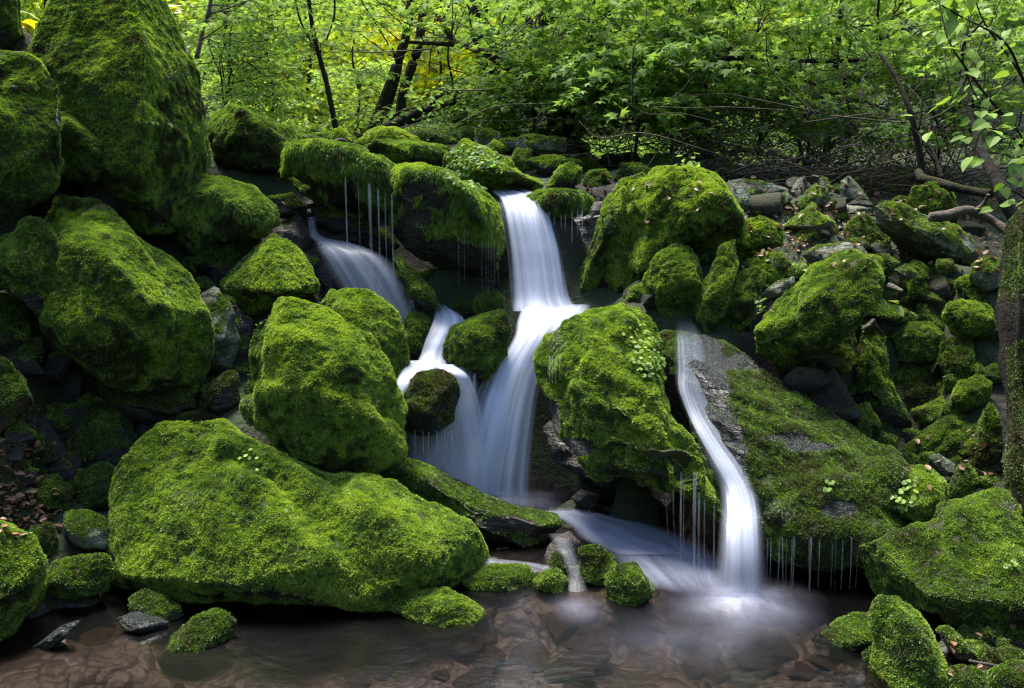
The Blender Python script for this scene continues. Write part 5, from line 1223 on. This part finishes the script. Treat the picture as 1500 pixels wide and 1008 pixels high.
for k, ((px, d, tn), lab) in enumerate(zip(FAR, FL)):
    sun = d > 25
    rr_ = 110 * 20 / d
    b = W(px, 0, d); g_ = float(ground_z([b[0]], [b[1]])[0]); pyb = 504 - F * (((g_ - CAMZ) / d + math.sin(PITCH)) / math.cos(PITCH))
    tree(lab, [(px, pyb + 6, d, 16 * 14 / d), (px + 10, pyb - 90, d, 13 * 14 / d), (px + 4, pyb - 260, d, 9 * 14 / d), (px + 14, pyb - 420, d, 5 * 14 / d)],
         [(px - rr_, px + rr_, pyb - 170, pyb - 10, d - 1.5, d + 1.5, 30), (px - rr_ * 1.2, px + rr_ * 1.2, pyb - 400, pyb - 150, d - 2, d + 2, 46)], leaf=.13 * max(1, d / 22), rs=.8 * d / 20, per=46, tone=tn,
         mat=(LEAF_GLOW if k > 13 or k == 3 else LEAF_SUN) if sun else LEAF, seed=700 + k, style=OVAL, maxlimb=14, group=None)

tree('tree with sun glow painted into its golden leaves, seen through the gap right of the leaning pair', [(640, 190, 21, 10), (646, 100, 21, 8), (640, 0, 21, 6), (650, -80, 21, 4)],
     [(590, 690, 20, 165, 20, 22, 60), (545, 600, 60, 150, 20.5, 22.5, 26)], leaf=.15, rs=.6, per=40, tone=.7, mat=LEAF_GLOW, style=OVAL, maxlimb=12, seed=811)
# far-off wood on the hillside: one mass
r = np.random.default_rng(77)
n = 9000
yy = r.uniform(17, 62, n) ** 1.0; xx = (r.uniform(-.75, .75, n)) * yy
keep = r.random(n) < .75; xx = xx[keep]; yy = yy[keep]
zz = ground_z(xx, yy)
C = np.repeat(np.stack([xx, yy, zz], 1), 22, 0)
ht = r.random(len(C)); C[:, 2] += .1 + ht * (1.2 + 2.6 * np.repeat(r.random(len(xx)), 22)); C[:, :2] += r.normal(size=(len(C), 2)) * .55
O = norm(r.normal(size=C.shape) * np.array([1, 1, .1]))
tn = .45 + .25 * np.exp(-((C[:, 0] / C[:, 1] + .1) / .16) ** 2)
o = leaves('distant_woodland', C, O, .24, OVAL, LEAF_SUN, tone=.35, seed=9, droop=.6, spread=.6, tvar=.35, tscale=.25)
tag(o, 'far-off sunlit leaves of the wooded hillside', None, None, 'stuff')
# low ground cover behind the rocks
n = 2600
yy = r.uniform(8.3, 17, n); xx = r.uniform(-.66, .66, n) * yy
zz = ground_z(xx, yy); C = np.repeat(np.stack([xx, yy, zz], 1), 14, 0)
C += r.normal(size=C.shape) * np.array([.16, .16, 0]); C[:, 2] += .04 + .3 * r.random(len(C)) ** 1.5
C = C[fbm(C * .8, 2) > -.1 + .25 * (C[:, 0] > 1.8 + .4 * (C[:, 1] - 8))]
tag(leaves('ground_cover', C, norm(r.normal(size=C.shape) * np.array([1, 1, .1])), .06, OVAL, LEAF, tone=.5, seed=19, spread=.6), 'low green plants covering the forest floor behind the rocks', None, None, 'stuff')

# tangled dead twigs under the trees at right
T = Tubes()
def twig(a, e, r0, wob, n=12):
    m_ = (a + e) / 2 + r.normal(size=3) * wob; q = a + (e - a) * .75 + r.normal(size=3) * wob * .8
    T.add(spline([a, m_, q, e], n), np.linspace(r0, r0 * .35, n), 4)
for k in range(330):
    px = r.uniform(860, 1530); py = r.uniform(150, 300); d = r.uniform(6.9, 9.6)
    if px > 1050 and py > 262 and d < 7.4: d = r.uniform(7.4, 9)
    a = W(px, py, d); a[2] = max(a[2], gz_at(a[0], a[1]))
    ln = r.uniform(.4, 1.5); an = r.uniform(-.3, 3.4); e = a + np.array([math.cos(an) * ln, r.normal() * .25, abs(math.sin(an)) * ln * .8])
    twig(a, e, r.uniform(.0025, .007), .06 * ln)
for k in range(260):
    px = r.uniform(980, 1420); py = r.uniform(215, 285); d = r.uniform(7.2, 8.6)
    a = W(px, py, d); g_ = gz_at(a[0], a[1]); a[2] = max(a[2], g_)
    if a[2] > g_ + .35: a[2] = g_ + r.uniform(0, .3)
    ln = r.uniform(.3, .9); an = r.uniform(-.1, 3.2); twig(a, a + np.array([math.cos(an) * ln, r.normal() * .2, abs(math.sin(an)) * ln * .6]), r.uniform(.003, .007), .08 * ln)
for k in range(160):
    px = r.uniform(600, 1500); py = r.uniform(30, 200); d = r.uniform(7.4, 9.6); a = W(px, py, d)
    ln = r.uniform(.4, 1.2); an = r.uniform(-.5, 3.6); twig(a, a + np.array([math.cos(an) * ln, r.normal() * .25, math.sin(an) * ln * .6]), r.uniform(.003, .008), .07 * ln)
tag(T.build('brushwood', TWIG, origin=np.zeros(3)), 'tangle of thin dead twigs under the trees at right', None, None, 'stuff')

# fallen limbs and logs
def limb(name, cat, label, stems, mat=BARK, knob=.3):
    base = W(*stems[0][0][:3]); root = empty(name, base); tag(root, label, cat)
    for k, s in enumerate(stems):
        P_ = np.array([W(a, b, c) for a, b, c, w in s]); R_ = np.array([w * c / F / 2 for a, b, c, w in s])
        Q = spline(np.hstack([P_, R_[:, None]]), 36); V, q, t = tube(Q[:, :3], np.maximum(Q[:, 3], .002), 12, knob)
        nn = vnormals(V, q); 
        build('stem' if k == 0 else 'side_branch', V, [q, t], mat, parent=root, attrs={'moss': np.clip(.2 + .5 * np.clip((V[:, 2] - np.append(np.repeat(Q[:, 2], 12), [Q[-1, 2], Q[0, 2]])) / (np.append(np.repeat(Q[:, 3], 12), [1, 1]) + 1e-6), -1, 1), 0, 1) * (.9 if mat is BARK else 0)})
    return root
limb('fallen_branch', 'branch', 'mossy fallen branch reaching up left of the dark trunk behind the brow',
     [[(515, 205, 8.4, 8), (560, 188, 8.3, 12), (590, 178, 8.3, 15), (618, 162, 8.3, 13), (640, 157, 8.3, 10), (662, 150, 8.4, 7), (700, 118, 8.6, 4)],
      [(628, 160, 8.3, 8), (640, 142, 8.3, 8), (655, 135, 8.4, 5), (668, 128, 8.4, 3)], [(560, 190, 8.3, 5), (580, 168, 8.3, 4), (600, 160, 8.3, 4), (618, 158, 8.3, 3)], [(580, 192, 8.3, 4), (605, 180, 8.3, 4), (635, 170, 8.2, 3)]])
limb('fallen_branch', 'branch', 'pale barked fallen stem lying across behind the dome of moss',
     [[(1345, 252, 6.5, 12), (1352, 262, 6.4, 14), (1375, 268, 6.3, 14), (1400, 275, 6.2, 13), (1430, 281, 6.1, 13), (1452, 284, 6.0, 13)]])
limb('fallen_branch', 'branch', 'broken weathered branch end resting above the long lichen slab',
     [[(1362, 318, 5.6, 14), (1385, 316, 5.6, 16), (1412, 308, 5.65, 13), (1430, 312, 5.7, 14), (1455, 325, 5.7, 13), (1485, 345, 5.6, 14)], [(1425, 312, 5.7, 8), (1440, 300, 5.65, 7), (1448, 285, 5.6, 5)]], mat=TWIG)
limb('fallen_branch', 'branch', 'short brown broken stick among the mossy rocks of the right bank', [[(1302, 418, 5.3, 8), (1312, 422, 5.25, 8), (1322, 427, 5.2, 5)]], mat=TWIG)
limb('fallen_branch', 'branch', 'thin wet stick lying among the litter at the lower right', [[(1420, 968, 3.5, 4), (1440, 972, 3.5, 5), (1475, 976, 3.5, 4), (1492, 960, 3.55, 3)]], mat=TWIG)

# upright log at the right edge
P_ = np.array([W(a, b, c) for a, b, c in ((1522, 760, 4.1), (1518, 650, 4.2), (1508, 520, 4.35), (1506, 420, 4.45), (1514, 335, 4.55), (1524, 305, 4.6))])
Q = spline(P_, 60); Rr = np.interp(np.linspace(0, 1, 60), [0, .3, .6, .85, 1], [.16, .12, .12, .115, .05])
k_ = 120; V, q, t = tube(Q, Rr, k_)
ax = np.vstack([np.repeat(Q, k_, 0), Q[-1:], Q[:1]]); th_ = np.append(np.tile(np.arange(k_) / k_ * 2 * np.pi, 60), [0, 0])
fl = np.abs(pn(np.stack([np.cos(th_) * 2.5, np.sin(th_) * 2.5, ax[:, 2] * .9], 1))) + .7 * np.abs(pn(np.stack([np.cos(th_) * 7, np.sin(th_) * 7, ax[:, 2] * 1.6 + 5], 1)))
V = ax + (V - ax) * (1.12 - .55 * fl + .2 * pn(V * 5))[:, None]
Nn = vnormals(V, q); Mm = sst(-.15, .3, fbm(V * np.array([6, 6, 1.6]), 3) + .05)
lg = build('standing_log', V, [q, t], BARK, attrs={'moss': Mm}); tag(lg, 'furrowed mossy upright log cut off by the right edge', 'log')
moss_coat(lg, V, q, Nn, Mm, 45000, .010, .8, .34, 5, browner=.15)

# shrub with large pale leaves, upper right
base = W(1560, 420, 4.9); root = empty('shrub', base); tag(root, 'shrub with large pale glossy leaves reaching in from the right edge', 'shrub')
T = Tubes()
SH = [[(1560, 420, 4.9), (1535, 330, 4.9), (1510, 230, 4.85), (1470, 170, 4.8), (1400, 150, 4.8)], [(1510, 230, 4.85), (1480, 200, 4.75), (1440, 190, 4.7), (1425, 232, 4.7)], [(1560, 420, 4.9), (1540, 250, 5), (1500, 120, 5), (1440, 30, 5), (1420, -40, 5)],
      [(1500, 120, 5), (1470, 60, 4.9), (1400, 20, 5), (1350, -10, 5.1)], [(1535, 330, 4.9), (1500, 290, 4.8), (1470, 275, 4.8)], [(1470, 170, 4.8), (1430, 120, 4.85), (1390, 60, 4.9), (1375, 0, 5)], [(1440, 30, 5), (1410, 70, 5), (1420, 120, 5), (1440, 160, 4.95)]]
SP = []
for s in SH:
    Q = spline(np.array([W(*a) for a in s]), 24); T.add(Q, np.linspace(.009, .003, 24), 5, .2); SP.append(Q[8:])
T.build('stem', BARK, root)
SPP = np.vstack(SP)
lc = [W(a, b, c) for a, b, c in ((1425, 238, 4.7), (1432, 232, 4.7), (1448, 193, 4.72), (1470, 190, 4.7), (1480, 200, 4.7), (1490, 210, 4.75), (1460, 205, 4.72), (1478, 222, 4.75), (1397, 172, 4.8), (1385, 150, 4.85), (1375, 155, 4.85), (1430, 150, 4.8), (1445, 145, 4.8),
     (1405, 60, 4.9), (1470, 75, 4.8), (1480, 90, 4.8), (1495, 60, 4.85), (1475, 45, 4.85), (1420, 175, 4.8), (1470, 140, 4.8), (1490, 150, 4.8), (1455, 130, 4.85), (1483, 30, 4.9), (1440, 15, 4.95), (1460, 5, 4.95), (1400, 10, 5), (1395, 30, 5), (1470, 275, 4.8), (1478, 262, 4.8), (1440, 305, 4.9), (1452, 306, 4.9), (1360, 195, 5.4), (1488, 240, 4.75), (1500, 225, 4.75), (1410, 125, 4.85), (1350, 10, 5.1), (1365, 45, 5.0), (1335, 170, 5.2))]
lc = np.array(lc); lc2 = SPP[r.integers(0, len(SPP), 90)] + r.normal(size=(90, 3)) * .05
lc = np.vstack([lc, lc2])
leaves('foliage', lc, norm(np.array([-.7, -.5, 0]) + r.normal(size=lc.shape) * .5), .078, HEART, LEAF_PALE, parent=root, tone=.55, droop=.7, seed=41, spread=.35)

# sprigs and round leaves growing on rocks
def patch(label, box, n, size, keys, style=ROUND, mat=LEAF, tone=.5, seed=1, name='leafy_plant', lift=.014, shape=True):
    rr_ = np.random.default_rng(seed); C = []; Nn = []
    tries = 0
    while len(C) < n and tries < n * 12:
        tries += 1
        u, v_ = rr_.uniform(-1, 1, 2)
        if shape and u * u + v_ * v_ > 1: continue
        px = (box[0] + box[1]) / 2 + u * (box[1] - box[0]) / 2; py = (box[2] + box[3]) / 2 + v_ * (box[3] - box[2]) / 2
        q = hit(px, py, keys)
        if not q: continue
        C.append(q[1]); Nn.append(q[2])
    if not C: print('NO PATCH', label); return
    C = np.array(C); Nn = norm(np.array(Nn)); n = len(C)
    tc_ = norm(CAM - C)
    Nn = norm(Nn * .5 + tc_ * .35 + np.array([0, 0, .55]) + rr_.normal(size=(n, 3)) * .3)
    top = C + norm(Nn) * (lift + .014 * rr_.random(n))[:, None] + tc_ * .012
    Y = norm(rr_.normal(size=(n, 3)) + np.array([0, 0, -.8])); Y = norm(Y - Nn * (Y * Nn).sum(1)[:, None]); X = np.cross(Y, Nn)
    V, Fc = scatter(style[0], style[1], top, X, Y, Nn, size * (.6 + .6 * rr_.random(n)))
    T_ = Tubes()
    for a, e in zip(C, top): T_.add(np.array([a, (a + e) / 2, e]), [.0012] * 3, 3)
    root = T_.build(name, LEAF); tag(root, label, 'plant')
    o = build('leaf_cluster', V, [Fc], mat, parent=root, attrs={'tone': np.repeat(np.clip(tone + .5 * (rr_.random(n) - .5), 0, 1), len(style[0]))}, smooth=False)
    if n <= 90: split_leaves(o, root, len(style[0]))
    else: o['kind'] = 'stuff'
    return root
patch('dense patch of small round leaves on the mound above the main waterfall', (652, 736, 212, 284), 260, .028, ('mound', 'brow', 'over'), tone=.45, seed=2, mat=LEAF)
patch('trail of pale clover like leaves on the lumpy central boulder', (925, 992, 492, 562), 75, .026, ('centre',), seed=3, tone=.6)
patch('few pale leaflets at the head of the trail on the lumpy central boulder', (905, 950, 474, 505), 14, .024, ('centre',), seed=4, tone=.8)
patch('cluster of bright round leaves on the hummock above the right slab', (1300, 1350, 695, 750), 34, .027, ('hummock',), seed=5, tone=.6)
patch('five small round leaves on the broad front boulder', (335, 385, 660, 700), 6, .022, ('front',), seed=6, tone=.6)
patch('single tiny leaf near the ridge of the broad front boulder', (410, 425, 740, 752), 2, .02, ('front',), seed=7, tone=.6)
patch('sprig of small leaves on the face of the giant block', (215, 250, 178, 195), 7, .045, ('giant',), seed=8, tone=.35, style=OVAL)
patch('small leaves below the large wedge boulder', (1108, 1145, 495, 530), 16, .022, ('wedge',), seed=9, tone=.45)
patch('leafy tuft on the lower part of the great wet slab', (1205, 1222, 706, 724), 10, .024, ('wet',), seed=10, tone=.6)
patch('tiny pale leaves at the right end of the thick mossy slab', (1470, 1492, 820, 842), 8, .018, ('right',), seed=11, tone=.7)
def seedling(label, px, py, d, h, pts, size, seed, tone=.6, mat=LEAF, style=OVAL):
    rr_ = np.random.default_rng(seed); a = W(px, py, d); T_ = Tubes(); C = []
    for dx, dy in pts:
        e = W(px + dx, py + dy, d - .03); T_.add(spline([a, (a + e) / 2 + np.array([0, 0, .02]), e], 8), np.linspace(.003, .0015, 8), 4)
        for k in range(3): C.append(a + (e - a) * (1 - .22 * k))
    root = T_.build('seedling', BARK); tag(root, label, 'seedling')
    C = np.array(C); o = leaves('leaf_cluster', C, norm(C - a + rr_.normal(size=C.shape) * .05), size, style, mat, parent=root, tone=tone, seed=seed, droop=.4)
    split_leaves(o, root, len(style[0]))
seedling('small leafy seedling on top of the big bright mossy boulder', 1010, 250, 5.75, .1, [(-10, -22), (6, -26), (14, -12), (-16, -10), (0, -14)], .06, 1, .7)
seedling('green seedling in the gap beside the large wedge boulder', 1112, 458, 5.0, .1, [(-2, -18), (8, -10), (14, -4)], .045, 2, .5, LEAF)
seedling('clover like seedling in the gap below the arch shaped stone', 1172, 392, 5.4, .1, [(-8, -8), (2, -12), (12, -6), (4, 2)], .045, 3, .5, LEAF)
seedling('three pale leaves on a red stem between mossy rocks of the right bank', 1270, 428, 5.1, .1, [(6, 2), (30, 12), (40, 18)], .07, 4, .9, LEAF_PALE)
seedling('bright fern like sprig over the top of the giant block', 215, 20, 5.9, .1, [(-14, -20), (6, -26), (20, -12), (40, -8), (-30, -10)], .12, 5, .9, LEAF_SUN, MAPLE)
seedling('bright leaves in the notch left of the giant block', 40, 60, 6.2, .1, [(-14, -30), (6, -40), (20, -22), (30, -8), (-20, -10), (0, -20)], .12, 6, .9, LEAF_SUN, MAPLE)

# dead leaves lying about
def litter(name_label, boxes, n, size, seed, tone=.45):
    rr_ = np.random.default_rng(seed); C = []
    for x0, x1, y0, y1, m_ in boxes:
        for _ in range(int(n * m_)):
            px = rr_.uniform(x0, x1); py = rr_.uniform(y0, y1)
            D = FW + RT * ((px - 750) / F) - UP * ((py - 504) / F)
            q = GB.ray_cast(Vector(CAM), Vector(D).normalized(), 40)
            h_ = hit(px, py)
            if q[0] is None: continue
            p = np.array(q[0])
            if h_ and (p - CAM) @ FW > h_[0]:
                if rr_.random() < .8: continue
                p = h_[1]
            if p[2] < .03: continue
            C.append(p + np.array([0, 0, .012 + .02 * rr_.random()]))
    C = np.array(C)
    o = leaves('leaf_litter', C, norm(rr_.normal(size=C.shape) * np.array([1, 1, .15])), size, OVAL, LITTER, seed=seed, tone=tone, droop=.2, spread=.5)
    tag(o, name_label, None, None, 'stuff')
litter('brown dead leaves lying at the lower left bank', [(-10, 85, 650, 790, 1.)], 420, .04, 3, .6)
litter('pinkish dead leaves between the grey stones of the scree', [(1060, 1480, 300, 400, 1.)], 900, .034, 4, .6)
litter('dark dead leaves in the hollow of the right bank', [(1290, 1450, 640, 720, .5), (1370, 1500, 900, 1000, .6)], 260, .04, 5, .35)
litter('dead leaves carpeting the ground under the brush', [(850, 1520, 180, 330, 1.)], 1800, .05, 6, .05)
# ------------------------------------------------------------------ light
EL, AZ = math.radians(66), math.radians(-22)      # azimuth from +y towards +x: the sun stands up-stream, a little left
world = bpy.data.worlds.new('World'); scene.world = world; world.use_nodes = True
nt = world.node_tree; nt.nodes.clear()
sky = nt.nodes.new('ShaderNodeTexSky'); sky.sky_type = 'NISHITA'; sky.sun_disc = False
sky.sun_elevation = EL; sky.sun_rotation = AZ; sky.dust_density = 1.5
bg = nt.nodes.new('ShaderNodeBackground'); bg.inputs[1].default_value = .148
out = nt.nodes.new('ShaderNodeOutputWorld'); nt.links.new(sky.outputs[0], bg.inputs[0]); nt.links.new(bg.outputs[0], out.inputs[0])
sd = bpy.data.lights.new('sun', 'SUN'); sd.energy = 4.2; sd.angle = math.radians(24); sd.color = (1, .955, .87)
so = bpy.data.objects.new('sun', sd); COL.objects.link(so)
dirv = Vector((math.sin(AZ) * math.cos(EL), math.cos(AZ) * math.cos(EL), math.sin(EL)))
so.rotation_euler = dirv.to_track_quat('Z', 'Y').to_euler(); so.location = (0, 0, 30)
vs = scene.view_settings; vs.view_transform = 'Standard'; vs.look = 'None'; vs.exposure = 1.6; vs.gamma = 1
scene.render.engine = 'CYCLES'
cy = scene.cycles
cy.use_denoising = True
try: cy.denoiser = 'OPENIMAGEDENOISE'; cy.denoising_input_passes = 'RGB_ALBEDO_NORMAL'; cy.denoising_prefilter = 'ACCURATE'
except Exception as e: print(e)
cy.max_bounces = 7; cy.diffuse_bounces = 3; cy.glossy_bounces = 3; cy.transmission_bounces = 4; cy.transparent_max_bounces = 24
cy.caustics_reflective = False; cy.caustics_refractive = False
cy.sample_clamp_indirect = 4
cy.filter_width = 1.3
print('objects', len(bpy.data.objects), 'verts', sum(len(m.vertices) for m in bpy.data.meshes))
